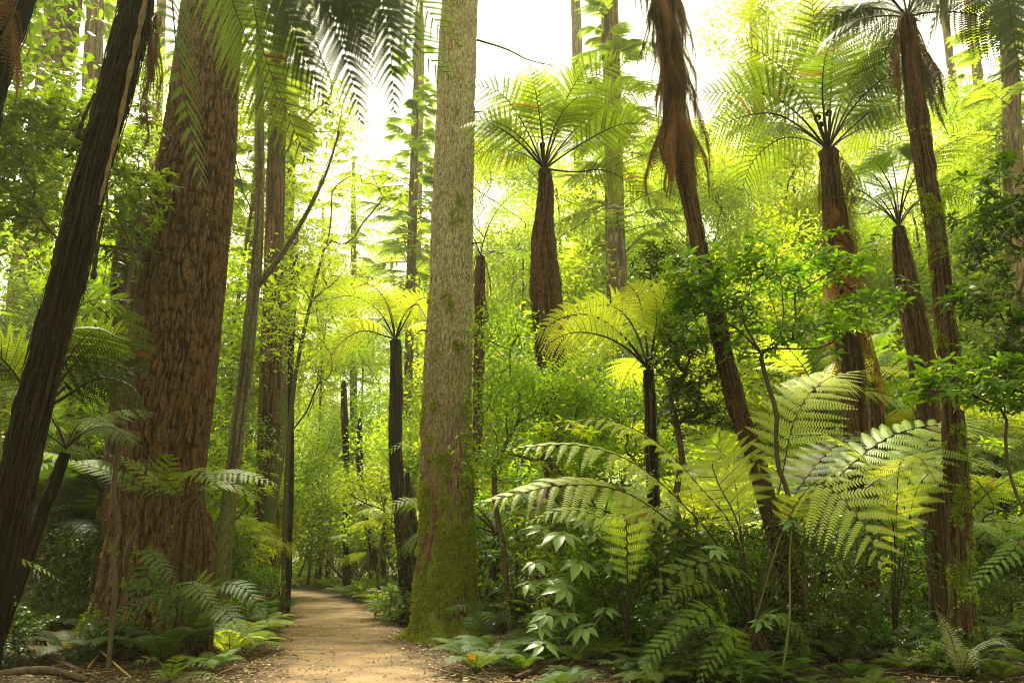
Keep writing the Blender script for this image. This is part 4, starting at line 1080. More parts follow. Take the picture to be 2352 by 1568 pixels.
def shrub(name, label, cat, base, blobs, n_t, seed, leaf='leaf', wood='twig', group=None, auto=None, **kw):
    base = np.array(base, float)
    w, f = shrub_parts(base, blobs, n_t, seed=seed, **kw)
    t = thing(name, label, cat, tuple(base), group=group, auto=auto)
    for mb_ in (w, f):
        mb_.V = [v - base for v in mb_.V]
    link('branches', w.mesh('branches', [M[wood]]), t)
    link('foliage', f.mesh('foliage', [M[leaf]]), t)
    return t

def B(x, y, Y, rx, ry, rz=None):
    """a leafy region centred at a measured place; radii in metres"""
    return (at(x, y, Y), (rx, ry, rz if rz is not None else ry))

def gbase(x, Y):
    X = colx(x, Y); return (X, Y, gzf(X, Y) - .05)

shrub('broadleaf_tree', 'bright-leaved broadleaf tree filling the upper left behind the shaggy trunk', 'tree', gbase(250, 12.5),
      [B(90, 250, 12.2, 1.0, .8, .7), B(30, 330, 12, .8, .7, .8), B(200, 330, 12.5, .8, .7, .8), B(120, 480, 12.5, .9, .8, .6), B(310, 470, 12.8, .55, .6, .9)], 150, 101,
      leaf='leaf', leaf_len=.17, lw=.36, n_leaf=24, spreadr=.26, group='broadleaf trees', r_unit=.0035)
shrub('broadleaf_tree', 'small leafy tree between the shaggy trunk and the massive redwood', 'tree', gbase(300, 14.5),
      [B(300, 400, 14, .6, .5, .8), B(290, 560, 14, .55, .5, .8), B(340, 300, 14.2, .5, .5, .7)], 70, 102,
      leaf='leaf_dark', leaf_len=.15, lw=.36, n_leaf=22, spreadr=.24, group='broadleaf trees', r_unit=.0035)
shrub('broadleaf_tree', 'spreading glossy-leaved tree with dark branches right of the leaning fern trunk', 'tree', gbase(1880, 13.2),
      [B(1640, 640, 13.2, .9, .8, .7), B(1800, 620, 12.8, .9, .8, .6), B(1950, 600, 12.9, .8, .7, .5), B(1720, 760, 13, .9, .8, .5), B(1880, 740, 12.8, .9, .8, .45), B(1560, 700, 13.4, .7, .7, .9), B(2000, 700, 13.2, .7, .6, .4)], 165, 103,
      leaf='leaf', leaf_len=.20, lw=.36, n_leaf=18, spreadr=.26, group='broadleaf trees', r_unit=.0035)
shrub('broadleaf_tree', 'dense dark broadleaf tree beside the leaning fern trunk, behind the arching fern', 'tree', gbase(1560, 14.5),
      [B(1560, 820, 14.5, .8, .7, .8), B(1600, 930, 14.2, .9, .7, .6), B(1520, 640, 15, .6, .6, .8)], 120, 104,
      leaf='leaf_dark', leaf_len=.15, lw=.34, n_leaf=24, spreadr=.26, group='broadleaf trees')
shrub('broadleaf_tree', 'dark leafy tree crowding the right edge of the view', 'tree', gbase(2420, 10.5),
      [B(2330, 480, 10.5, .55, .6, .8), B(2290, 680, 10.8, .7, .6, .5), B(2340, 820, 10.5, .6, .6, .6), B(2250, 560, 11.5, .5, .5, .6)], 120, 105,
      leaf='leaf_dark', leaf_len=.16, lw=.38, n_leaf=22, spreadr=.24, group='broadleaf trees', r_unit=.0035)
shrub('broadleaf_tree', 'young tree with drooping leafy twigs in front of the right edge ferns', 'tree', gbase(2400, 10.6),
      [B(2200, 860, 10.8, .7, .5, .3), B(2310, 900, 10.4, .6, .5, .35), B(2120, 900, 11.2, .5, .4, .2)], 60, 106,
      leaf='leaf', leaf_len=.17, lw=.38, n_leaf=18, spreadr=.24, group='broadleaf trees', r_unit=.0035)
shrub('broadleaf_shrub', 'bright fine-leaved shrub filling the gap right of the mossy redwood', 'shrub', gbase(1180, 16.3),
      [B(1150, 760, 16.5, .7, .6, .7), B(1180, 900, 16.2, 1.0, .7, .8), B(1130, 1040, 16, .6, .6, .6), B(1280, 900, 15.6, .8, .6, .7), B(1330, 1000, 15.6, .8, .6, .6)], 260, 107,
      leaf='leaf_light', leaf_len=.10, lw=.42, n_leaf=34, spreadr=.22, whorl=False, group='understory shrubs', r_unit=.004)
shrub('broadleaf_shrub', 'mid green shrub behind the two broad bright fern fronds', 'shrub', gbase(1420, 15.4),
      [B(1400, 930, 15.6, .8, .6, .6), B(1480, 1040, 15.2, .8, .6, .6), B(1350, 1090, 14.8, .8, .5, .5)], 150, 108,
      leaf='leaf', leaf_len=.10, lw=.4, n_leaf=32, spreadr=.22, whorl=False, group='understory shrubs', r_unit=.004)
shrub('broadleaf_tree', 'slender tree with drooping small leaves above the path bend', 'tree', gbase(650, 24),
      [B(740, 620, 24, 1.3, 1, 1.2), B(830, 420, 24, 1.4, 1, .9), B(720, 800, 24, 1.2, 1, 1.2), B(640, 700, 23, .9, .9, 1.1), B(820, 330, 24, 1, .8, .6)], 170, 109, stems=[at(655, 1180, 24), at(664, 1000, 24), at(682, 840, 24), at(715, 690, 24), at(750, 560, 24)],
      leaf='leaf_light', leaf_len=.15, lw=.30, n_leaf=26, spreadr=.34, whorl=False, group='broadleaf trees', r_unit=.006)
shrub('broadleaf_shrub', 'small yellow-green shrub lit up beside the far end of the path', 'shrub', gbase(860, 25),
      [B(850, 1110, 25, 1.3, 1, .55), B(900, 1180, 25, .8, .8, .5)], 60, 110,
      leaf='leaf_light', leaf_len=.15, lw=.42, n_leaf=26, spreadr=.3, whorl=False, group='understory shrubs')

# thin forked mossy tree
P, R = from_px([(597, -40, 8), (596, 200, 9), (597, 450, 10), (590, 600, 12), (577, 720, 14), (565, 850, 15), (545, 1000, 16), (530, 1120, 17), (512, 1280, 20)], 18.5, top=3)
off = np.array((P[0][0], P[0][1], 0))
t = thing('mossy_tree', 'slender lichen-blotched forked tree between the massive redwood and the bend', 'tree', tuple(off))
me, V, D, st = trunk_mesh('trunk', P, R, 'mossbark', segs=26, amp=.12, moss=.5, moss_h=12, seed=31, off=off)
link('trunk', me, t)
mb = MB(); P2 = np.array([at(583, 665, 18.5), at(625, 615, 18.4), at(672, 545, 18.3), at(715, 470, 18.2), at(750, 395, 18.2), at(780, 300, 18.2)]); Pc = catmull(P2, 40)
tube(mb, Pc - off, np.linspace(.095, .022, 40), 9, fur=0.2, moss=.42)
for k in range(9):
    i = rng.integers(14, 39); d = norm(Pc[i] - Pc[i - 1]) + rng.normal(0, .55, 3); L = rng.uniform(.5, 1.3)
    tube(mb, catmull(np.array([Pc[i], Pc[i] + d * L * .5, Pc[i] + d * L + (0, 0, .1)]), 7) - off, .014 * np.linspace(1, .3, 7), 4, fur=.3, moss=.3)
link('branch', mb.mesh('branch', [M['mossbark']]), t)

# bare twigs across the bright sky
for pts, Y, rr_, lab in [([(1096, 92), (1160, 112), (1215, 138), (1275, 152)], 17.6, .03, 'thin bare bough crossing the bright sky right of the mossy redwood')]:
    P = np.array([at(a, b, Y) for a, b in pts]); mb = MB(); Pc = catmull(P, 24)
    ofc = np.array(CR.location)
    tube(mb, Pc - ofc, rr_ * np.linspace(1, .3, 24), 6)
    for k in range(7):
        i = rng.integers(5, 23); d = norm(Pc[i] - Pc[i - 1]) + rng.normal(0, .6, 3); L = rng.uniform(.2, .6)
        tube(mb, np.array([Pc[i], Pc[i] + d * L]) - ofc, [.008, .003], 4)
    link('branch', mb.mesh('branch', [M['twig']]), CR)

# ------------------------------------------------------------------ ferns of the forest floor
def rosette_fern(name, label, cat, base, fronds, mats, group=None, W=.4, n_pin=34, n_pl=20, pl=.07, r0=.016, kw=None, trunk=None):
    base = np.array(base, float)
    t = thing(name, label, cat, tuple(base), group=group)
    for q in fronds:
        path3 = np.array([base + np.array((0, 0, q.get('z', 0)))] + [at(a, b, yy) for a, b, yy in q['p']])
        A = path3[-1] - path3[0]; A[2] = 0
        side = np.array(q['side'], float) if 'side' in q else norm(np.cross(A, (0, 0, 1)))
        mb = MB()
        Lf = np.sum(np.linalg.norm(np.diff(catmull(path3, 20), axis=0), axis=1)); wq = q.get('W', W)
        args = dict(n_pin=int(max(9, min(30, Lf * (1 - q.get('t0', .4)) / (pl * 1.62)))), n_pl=n_pl, pl=q.get('pl', pl), droop=q.get('d', .18), roll=q.get('roll', 0), r0=r0, t0=q.get('t0', .4), sweep=q.get('sw', .35), peak=.3, pw=.33)
        frond(mb, path3 - base, side, q.get('W', W), **args)
        link('frond', mb.mesh('frond', [M[q.get('m', mats[0])], M[q.get('r', mats[1])]]), t)
    return t

fb = ground(1745, 1400); fb = np.array((fb[0], 12.9, 0))
fb = np.array((colx(1735, 12.9), 12.9, 0.55))
BIG = [
    dict(p=[(1690, 1230, 12.7), (1600, 1110, 12.6), (1500, 1010, 12.5), (1380, 962, 12.4), (1265, 985, 12.3)], roll=.35, W=.95, d=.35, t0=.33),
    dict(p=[(1660, 1270, 12.3), (1560, 1150, 12.0), (1450, 1060, 11.8), (1320, 1022, 11.6), (1165, 1030, 11.4)], roll=.5, W=.75, d=.4, t0=.38),
    dict(p=[(1640, 1290, 12.4), (1530, 1190, 12.2), (1420, 1125, 12.0), (1280, 1115, 11.8), (1090, 1160, 11.6)], roll=.6, W=.75, d=.4, t0=.42),
    dict(p=[(1770, 1230, 13.1), (1795, 1100, 13.3), (1830, 950, 13.6), (1900, 870, 14.0), (2000, 845, 14.4)], side=(1, -.25, .1), W=.9, d=.22, t0=.40),
    dict(p=[(1700, 1220, 12.9), (1650, 1110, 13.0), (1640, 1060, 13.1), (1700, 1050, 13.4), (1770, 1075, 13.7)], side=(.5, -.3, .8), W=.8, d=.2, t0=.38),
    dict(p=[(1790, 1240, 12.4), (1840, 1140, 12.0), (1890, 1112, 11.5), (1970, 1185, 10.9), (2035, 1310, 10.7)], side=(.8, -.2, .6), W=.95, d=.10, t0=.42, r='rachis_g'),
    dict(p=[(1830, 1210, 12.9), (1930, 1090, 12.9), (2050, 1000, 12.9), (2190, 975, 12.9), (2340, 1010, 12.9)], roll=-.5, W=.8, d=.25, t0=.45),
    dict(p=[(1850, 1240, 12.6), (1990, 1120, 12.4), (2120, 1040, 12.3), (2260, 1020, 12.2), (2380, 1060, 12.1)], roll=-.4, W=.7, d=.25, t0=.5, m='fern'),
    dict(p=[(1800, 1190, 13.4), (1880, 1060, 13.8), (1960, 1000, 14.2), (2060, 990, 14.6)], roll=-.3, W=.8, t0=.4, m='fern'),
    dict(p=[(1700, 1200, 13.4), (1680, 1080, 13.8), (1620, 1000, 14.2), (1540, 980, 14.6)], roll=.3, W=.8, t0=.4),
    dict(p=[(1720, 1330, 12.2), (1650, 1290, 11.8), (1560, 1310, 11.5), (1480, 1370, 11.3)], roll=.5, W=.4, t0=.3, m='fern'),
]
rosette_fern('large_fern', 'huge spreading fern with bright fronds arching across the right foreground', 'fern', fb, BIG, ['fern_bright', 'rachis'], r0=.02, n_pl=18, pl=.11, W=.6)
b2_ = np.array((colx(2060, 12.9), 12.9, .3))
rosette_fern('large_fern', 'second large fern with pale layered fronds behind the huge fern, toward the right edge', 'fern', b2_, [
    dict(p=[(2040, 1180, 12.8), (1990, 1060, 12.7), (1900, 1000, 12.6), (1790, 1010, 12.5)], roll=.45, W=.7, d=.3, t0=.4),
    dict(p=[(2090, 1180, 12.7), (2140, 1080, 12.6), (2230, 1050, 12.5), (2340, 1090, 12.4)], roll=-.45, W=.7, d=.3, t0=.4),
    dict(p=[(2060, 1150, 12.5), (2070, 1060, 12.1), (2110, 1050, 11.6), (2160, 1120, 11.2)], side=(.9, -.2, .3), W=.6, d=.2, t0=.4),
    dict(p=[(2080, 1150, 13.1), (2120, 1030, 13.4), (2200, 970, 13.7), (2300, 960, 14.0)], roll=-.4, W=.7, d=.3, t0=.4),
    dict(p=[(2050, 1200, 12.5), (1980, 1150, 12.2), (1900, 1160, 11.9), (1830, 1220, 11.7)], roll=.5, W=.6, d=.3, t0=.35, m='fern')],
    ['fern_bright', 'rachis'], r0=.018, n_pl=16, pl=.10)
b3_ = np.array((colx(1440, 13.0), 13.0, .1))
rosette_fern('large_fern', 'lower pale fern layered under the left fronds of the huge fern', 'fern', b3_, [
    dict(p=[(1420, 1260, 12.9), (1380, 1190, 12.8), (1300, 1170, 12.7), (1210, 1200, 12.6)], roll=.45, W=.5, d=.35, t0=.35),
    dict(p=[(1460, 1260, 12.9), (1500, 1180, 12.8), (1570, 1160, 12.7), (1650, 1190, 12.6)], roll=-.45, W=.5, d=.35, t0=.35),
    dict(p=[(1440, 1240, 12.7), (1430, 1180, 12.3), (1400, 1180, 11.9), (1360, 1240, 11.6)], side=(.9, -.1, .3), W=.45, d=.2, t0=.35),
    dict(p=[(1450, 1230, 13.2), (1460, 1120, 13.5), (1500, 1080, 13.8)], roll=0, W=.5, t0=.35)],
    ['fern_bright', 'rachis'], r0=.014, n_pl=13, pl=.085)
# its short fibrous stump
P = np.array([(fb[0], fb[1], -.2), (fb[0], fb[1], .2), (fb[0], fb[1] - .02, .5)])
me, V, D, st = trunk_mesh('stump', P, np.array([.24, .2, .16]), 'fibre', segs=50, rings=40, fib=40, amp=.2, seed=2, off=fb, strips=60)
link('stump', me, bpy.data.objects['large_fern'])
r = random.Random(7)
for k in range(9):
    fern_child_frond(bpy.data.objects['large_fern'], r.choice(DEAD), Vector((0, 0, 0.05)), r.uniform(0, 6.28), r.uniform(.2, .7), 0, r.uniform(.4, .6), 'dead_frond')

ferns = [
    ('upright dark sword-leaved fern at the bottom edge below the huge fern', (1690, 11.9), [
        dict(p=[(1640, 1400, 11.6), (1570, 1440, 11.3), (1500, 1500, 11.1), (1460, 1600, 11)], roll=.6, t0=.15), dict(p=[(1650, 1360, 11.8), (1600, 1340, 11.6), (1540, 1370, 11.4), (1500, 1420, 11.3)], roll=.5, t0=.2),
        dict(p=[(1680, 1440, 11.2), (1640, 1500, 10.9), (1600, 1580, 10.7)], roll=.3, t0=.15), dict(p=[(1740, 1420, 11.5), (1800, 1420, 11.2), (1860, 1480, 11)], roll=-.4, t0=.2)], 'fern', .28, .06),
    ('low fern with upright ladder-like fronds under the near drooping frond', (1990, 12.2), [
        dict(p=[(1985, 1400, 12), (1960, 1330, 11.9), (1940, 1280, 11.8)], roll=.1, t0=.15), dict(p=[(2010, 1420, 12), (2040, 1340, 12), (2060, 1290, 12)], roll=-.1, t0=.15),
        dict(p=[(1950, 1450, 12), (1900, 1420, 11.7), (1860, 1450, 11.5)], roll=.4, t0=.15), dict(p=[(2040, 1460, 11.8), (2090, 1440, 11.6), (2130, 1480, 11.4)], roll=-.4, t0=.15)], 'fern_dark', .24, .05),
    ('small pale fern frond cluster at the foot of the mossy redwood', (1110, 15.6), [
        dict(p=[(1090, 1400, 15.2), (1060, 1392, 15.0), (1025, 1400, 14.8)], roll=.4, t0=.12), dict(p=[(1130, 1400, 15.4), (1150, 1375, 15.3), (1175, 1360, 15.2)], roll=-.3, t0=.12),
        dict(p=[(1100, 1420, 15.0), (1080, 1430, 14.6), (1070, 1470, 14.4)], roll=.4, t0=.12), dict(p=[(1130, 1420, 15.2), (1160, 1410, 15), (1190, 1440, 14.8)], roll=-.5, t0=.12),
        dict(p=[(1115, 1410, 14.9), (1120, 1410, 14.5), (1130, 1450, 14.2)], roll=0, t0=.12)], 'fern_blue', .24, .05),
    ('bright little fern sprouting at the bottom edge left of the path', (390, 11.7), [
        dict(p=[(370, 1520, 11.4), (340, 1510, 11.3), (300, 1530, 11.1)], roll=.4, t0=.1), dict(p=[(400, 1520, 11.5), (410, 1505, 11.4), (425, 1500, 11.3)], roll=0, t0=.1),
        dict(p=[(420, 1530, 11.4), (450, 1520, 11.3), (480, 1530, 11.2)], roll=-.4, t0=.1), dict(p=[(380, 1540, 11.2), (360, 1550, 10.9), (345, 1580, 10.8)], roll=.2, t0=.1), dict(p=[(430, 1550, 11.2), (480, 1550, 11), (520, 1575, 10.9)], roll=-.4, t0=.1)], 'fern', .17, .045),
    ('dark drooping fern hanging over the roots of the massive redwood', (440, 13.6), [
        dict(p=[(420, 1360, 13.3), (360, 1375, 13.0), (290, 1400, 12.8), (200, 1445, 12.6)], roll=.5, t0=.15), dict(p=[(460, 1350, 13.2), (440, 1340, 12.9), (470, 1370, 12.6), (530, 1440, 12.4)], roll=-.2, t0=.15),
        dict(p=[(480, 1370, 13.4), (530, 1340, 13.3), (580, 1370, 13.1), (620, 1440, 12.9)], roll=-.4, t0=.15), dict(p=[(430, 1390, 13.2), (390, 1400, 12.9), (360, 1440, 12.6)], roll=.3, t0=.15),
        dict(p=[(490, 1400, 13.2), (540, 1430, 12.8), (570, 1500, 12.6)], roll=-.3, t0=.15), dict(p=[(450, 1330, 13.5), (420, 1290, 13.3), (380, 1270, 13.1)], roll=.2, t0=.15)], 'fern_blue', .34, .06),
    ('fern standing on the old stump beside the massive redwood', (385, 13.9), [
        dict(p=[(350, 1100, 13.7), (300, 1060, 13.6), (240, 1040, 13.5)], roll=.4, t0=.15, z=0), dict(p=[(420, 1120, 13.6), (480, 1090, 13.5), (560, 1090, 13.4), (640, 1115, 13.3)], roll=-.5, t0=.15),
        dict(p=[(400, 1110, 13.6), (440, 1080, 13.3), (500, 1110, 13.0)], roll=-.4, t0=.15), dict(p=[(370, 1100, 13.5), (350, 1060, 13.2), (300, 1090, 12.9)], roll=.4, t0=.15),
        dict(p=[(385, 1100, 13.4), (390, 1050, 13.1), (380, 1040, 12.9)], roll=0, t0=.15), dict(p=[(330, 1120, 13.6), (240, 1080, 13.5), (130, 1050, 13.4)], roll=.5, t0=.2),
        dict(p=[(440, 1130, 13.9), (520, 1110, 14.1), (600, 1150, 14.3)], roll=-.4, t0=.2)], 'fern', .34, .06),
    ('single pale frond drooping down the dark stump', (370, 13.5), [
        dict(p=[(330, 1265, 13.2), (345, 1270, 13.0), (380, 1310, 12.8), (405, 1350, 12.7)], roll=.1, t0=.12), dict(p=[(350, 1300, 13.2), (320, 1340, 13), (300, 1390, 12.8)], roll=.3, t0=.12)], 'fern_blue', .3, .06),
    ('near fern frond reaching in from the right edge', (2420, 10.2), [
        dict(p=[(2380, 1230, 10.1), (2320, 1270, 10.0), (2250, 1330, 9.9), (2190, 1400, 9.9)], roll=.4, t0=.1), dict(p=[(2400, 1300, 10), (2380, 1400, 9.8), (2340, 1470, 9.7)], roll=.3, t0=.1)], 'fern', .30, .06),
    ('silvery fern at the bottom edge in the right corner', (2210, 11.2), [
        dict(p=[(2190, 1480, 11), (2170, 1430, 10.9), (2150, 1395, 10.9)], roll=.2, t0=.1), dict(p=[(2200, 1500, 10.8), (2140, 1470, 10.6), (2080, 1480, 10.5)], roll=.3, t0=.1),
        dict(p=[(2230, 1500, 10.9), (2290, 1470, 10.7), (2350, 1500, 10.6)], roll=-.4, t0=.1), dict(p=[(2220, 1510, 10.6), (2230, 1490, 10.2), (2250, 1550, 10)], roll=-.1, t0=.1)], 'fern_silver', .18, .02),
    ('pale silver-backed fern low beside the huge fern stems', (1555, 12.1), [
        dict(p=[(1550, 1400, 12), (1545, 1350, 11.9), (1560, 1320, 11.8)], roll=.2, t0=.1), dict(p=[(1540, 1430, 11.9), (1510, 1420, 11.8), (1490, 1450, 11.7)], roll=.3, t0=.1),
        dict(p=[(1570, 1430, 11.9), (1600, 1390, 11.9), (1620, 1390, 11.8)], roll=-.3, t0=.1)], 'fern_silver', .15, .02),
    ('frond curling in at the left edge above the fallen branches', (-60, 12.0), [
        dict(p=[(-40, 1330, 12), (0, 1330, 11.9), (25, 1360, 11.8), (40, 1400, 11.8)], roll=.1, t0=.1), dict(p=[(-30, 1300, 12), (60, 1290, 12.2), (150, 1340, 12.4)], roll=-.3, t0=.2)], 'fern_bright', .22, .05),
    ('pale fronds reaching out leftward from behind the mossy redwood over the path side', (1000, 19.6), [
        dict(p=[(985, 1090, 19.5), (960, 1030, 19.3), (910, 1025, 19.1), (865, 1080, 19.0)], roll=.5, t0=.35), dict(p=[(985, 1190, 19.4), (950, 1150, 19.2), (905, 1160, 19.0), (870, 1210, 18.9)], roll=.5, t0=.35)], 'fern_bright', .42, .075),
]
for lab, (bx, bY), fr, mt, W, pl in ferns:
    X = colx(bx, bY)
    z = gzf(X, bY)
    if 'on the old stump' in lab: z = at(bx, 1150, bY)[2]
    if 'down the dark stump' in lab: z = at(bx, 1290, bY)[2]
    rosette_fern('ground_fern', lab, 'fern', (X, bY, z), fr, [mt, 'rachis'], W=W, n_pin=30, n_pl=12, pl=pl, r0=.008, group='ferns of the forest floor')

# the old stump beside the massive redwood
sx, sy = colx(418, 14.0), 14.0
P = np.array([(sx, sy, -.2), (sx + .0, sy, .4), (sx, sy, 1.2), (sx - .05, sy, 2.0), (sx - .08, sy, 2.45), (sx + .05, sy, 2.75)])
t = thing('tree_stump', 'dark crumbling reddish stump in front of the massive redwood', 'stump', (sx, sy, 0))
me, V, D, st = trunk_mesh('stump_wood', P, np.array([.62, .45, .38, .34, .25, .04]), 'fibre', segs=120, rings=110, fib=44, amp=.16, seed=8, off=(sx, sy, 0), strips=120, moss=.35, moss_h=3)
link('stump_wood', me, t)
r = random.Random(17)
for k in range(26):
    fern_child_frond(t, r.choice(DEAD), Vector((r.uniform(-.15, .15), -.12, r.uniform(.7, 2.4))), r.uniform(-3.0, -.2), 0, r.uniform(-.3, .3), r.uniform(.4, .75), 'dead_frond')

# palmate-leaved plants
def palmate(label, basex, Y, leaves_px, group='palm-leaved saplings', mat='leaf_pale'):
    b = np.array(gbase(basex, Y)); t = thing('palmate_plant', label, 'plant', tuple(b), group=group)
    stem = MB(); fol = MB()
    tops = np.array([at(x, y, Y + dy) for x, y, dy, s_ in leaves_px])
    top = tops[np.argmax(tops[:, 2])]
    P = catmull(np.array([b, b * .6 + top * .4 + (.06, 0, 0), b * .25 + top * .75, top]), 20)
    tube(stem, P - b, np.linspace(.022, .010, 20), 7)
    for (x, y, dy, s_), c in zip(leaves_px, tops):
        i = np.argmin(np.linalg.norm(P - c, axis=1) + np.where(P[:, 2] > c[2] + .1, 1, 0))
        tube(stem, catmull(np.array([P[i], (P[i] + c) / 2 + (0, 0, .05), c]), 6) - b, .005, 4)
        nl = 7; ax = norm(np.array((rng.normal(0, .25), -.45 + rng.normal(0, .2), 1)))
        t1 = norm(np.cross(ax, (1, .2, 0))); t2 = np.cross(ax, t1)
        a0 = rng.uniform(0, 6.28)
        for k in range(nl):
            a = a0 + k * 5.4 / nl
            d = t1 * math.cos(a) + t2 * math.sin(a) - ax * .12
            L = s_ * 1.65 * (1 - .25 * abs(k - 3) / 3) * rng.uniform(.9, 1.1)
            # serrated leaflet: strip with toothed edges
            m = 9; q = np.linspace(0, 1, m); w = np.sin(np.clip(q, 0, 1) ** .75 * math.pi) * L * .19 * (1 + .16 * (np.arange(m) % 2)) + .002
            w[-1] = .001; sdv = norm(np.cross(d, ax)); u = np.cross(sdv, d)
            cc = c + d[None] * (L * (.12 + .88 * q))[:, None] - ax[None] * (L * .28 * q ** 2)[:, None]
            V = np.stack([cc + sdv * w[:, None] + u * w[:, None] * .25, cc, cc - sdv * w[:, None] + u * w[:, None] * .25], 1).reshape(-1, 3) - b
            fol.add(V, grid_faces(m, 3, False), 0, v=rng.random(), smooth=True)
    link('stem', stem.mesh('stem', [M['twig_green']]), t); link('foliage', fol.mesh('foliage', [M[mat]]), t)
palmate('tall palm-leaved sapling with pale serrated leaves right of the mossy redwood', 1315, 13.0, [(1290, 1225, 0, .26), (1245, 1215, .3, .22), (1340, 1190, .4, .22), (1330, 1290, -.2, .24), (1390, 1290, .1, .24), (1265, 1330, -.1, .24), (1230, 1290, .1, .22), (1300, 1350, -.3, .26), (1210, 1340, .2, .2), (1370, 1230, .3, .2), (1300, 1180, .5, .2)])
palmate('low palm-leaved seedling group below the tall palm-leaved sapling', 1290, 12.6, [(1260, 1410, 0, .2), (1345, 1440, -.1, .22), (1250, 1480, -.3, .22), (1300, 1410, .1, .18), (1240, 1440, 0, .18), (1390, 1400, .2, .18)])
palmate('palm-leaved sapling mingling with the stems left of the huge fern', 1500, 13.2, [(1450, 1190, 0, .2), (1520, 1170, .2, .2), (1560, 1210, 0, .18), (1480, 1260, -.2, .2), (1420, 1250, 0, .18), (1540, 1270, 0, .18)], mat='leaf')
palmate('small five-leaved plant glowing in front of the huge fern stump', 1790, 11.6, [(1780, 1410, 0, .16), (1750, 1430, -.1, .14), (1820, 1200, .6, .16), (1640, 1260, .3, .16)], mat='leaf_pale')
palmate('tiny palm-leaved seedling on the bare soil right of the mossy redwood', 1215, 13.4, [(1180, 1480, 0, .10), (1215, 1470, .1, .10), (1200, 1500, -.2, .1), (1240, 1495, 0, .1)], mat='leaf')

# ------------------------------------------------------------------ fallen wood
def log(label, pts, r0, mat='wood', r1=None, name='fallen_branch'):
    P = []
    for x, y, h in pts:
        g = ground(x, y); g = np.array((g[0], g[1], gzf(g[0], g[1]) + h)); P.append(g)
    P = np.array(P); o = P[0].copy(); Pc = catmull(P, 30)
    t = thing(name, label, 'fallen branch', tuple(o), group='fallen branches on the forest floor')
    me, V, D, st = trunk_mesh(name, Pc, np.linspace(r0, r1 or r0 * .5, 30), 'fibre', segs=14, rings=50, amp=.2, fib=14, seed=int(abs(pts[0][0])), off=o)
    me.materials[0] = M[mat]
    t2 = link(name, me, None); bpy.data.objects.remove(t2)
    t_o = t; bpy.data.objects.remove(t_o)
    t = bpy.data.objects.new(name, me); C.objects.link(t); t.location = o
    t['label'] = label; t['category'] = 'fallen branch'; t['group'] = 'fallen branches on the forest floor'
logs = [('thick bent brown branch lying across the bottom left corner', [(30, 1500, .05), (120, 1530, .12), (230, 1565, .04)], .05, 'wood'),
        ('pale splintered stick in the bottom left corner', [(90, 1475, .05), (190, 1510, .14), (300, 1560, .04)], .03, 'wood_pale'),
        ('thin dry stick crossing the left corner debris', [(0, 1450, .04), (140, 1480, .1), (260, 1500, .05)], .02, 'wood'),
        ('broken stick leaning by the left debris heap', [(200, 1540, .05), (260, 1500, .22), (290, 1470, .3)], .018, 'wood_pale'),
        ('dark wet log half buried at the bottom left', [(-20, 1555, .03), (100, 1560, .08), (200, 1566, .03)], .07, 'wood'),
        ('pale split stick on the litter right of the path edge', [(1045, 1500, .03), (1090, 1512, .06), (1140, 1540, .03)], .022, 'wood_pale'),
        ('short upright splinter beside the pale split stick', [(1085, 1545, .02), (1080, 1500, .1), (1070, 1490, .3)], .014, 'wood_pale'),
        ('long curved brown branch sloping up toward the huge fern', [(1180, 1560, .03), (1330, 1520, .12), (1450, 1470, .2), (1530, 1440, .3)], .04, 'wood'),
        ('second thinner branch beside the long curved one', [(1230, 1566, .03), (1380, 1510, .2), (1500, 1450, .3)], .025, 'wood'),
        ('grey-black branch rising at the bottom below the huge fern', [(1480, 1568, .03), (1600, 1520, .2), (1700, 1440, .4)], .03, 'wood'),
        ('dark fallen frond stem running down from the huge fern to the bottom edge', [(1790, 1420, .5), (1850, 1490, .3), (1930, 1568, .1)], .04, 'wood'),
        ('another fallen stem fanning right of the dark fallen stem', [(1800, 1440, .45), (1950, 1500, .25), (2080, 1568, .1)], .028, 'wood'),
        ('stick lying flat on the litter between path and leafy seedlings', [(1000, 1535, .03), (1060, 1550, .04), (1130, 1566, .03)], .014, 'wood_pale'),
        ('thin pale twig near the foot of the mossy redwood', [(1180, 1520, .02), (1230, 1500, .08), (1290, 1495, .05)], .012, 'wood_pale'),
        ('mossy branch propped low in the right undergrowth', [(1980, 1480, .2), (2100, 1450, .4), (2230, 1440, .5)], .03, 'wood')]
for l in logs:
    log(l[0], l[1], l[2], l[3])

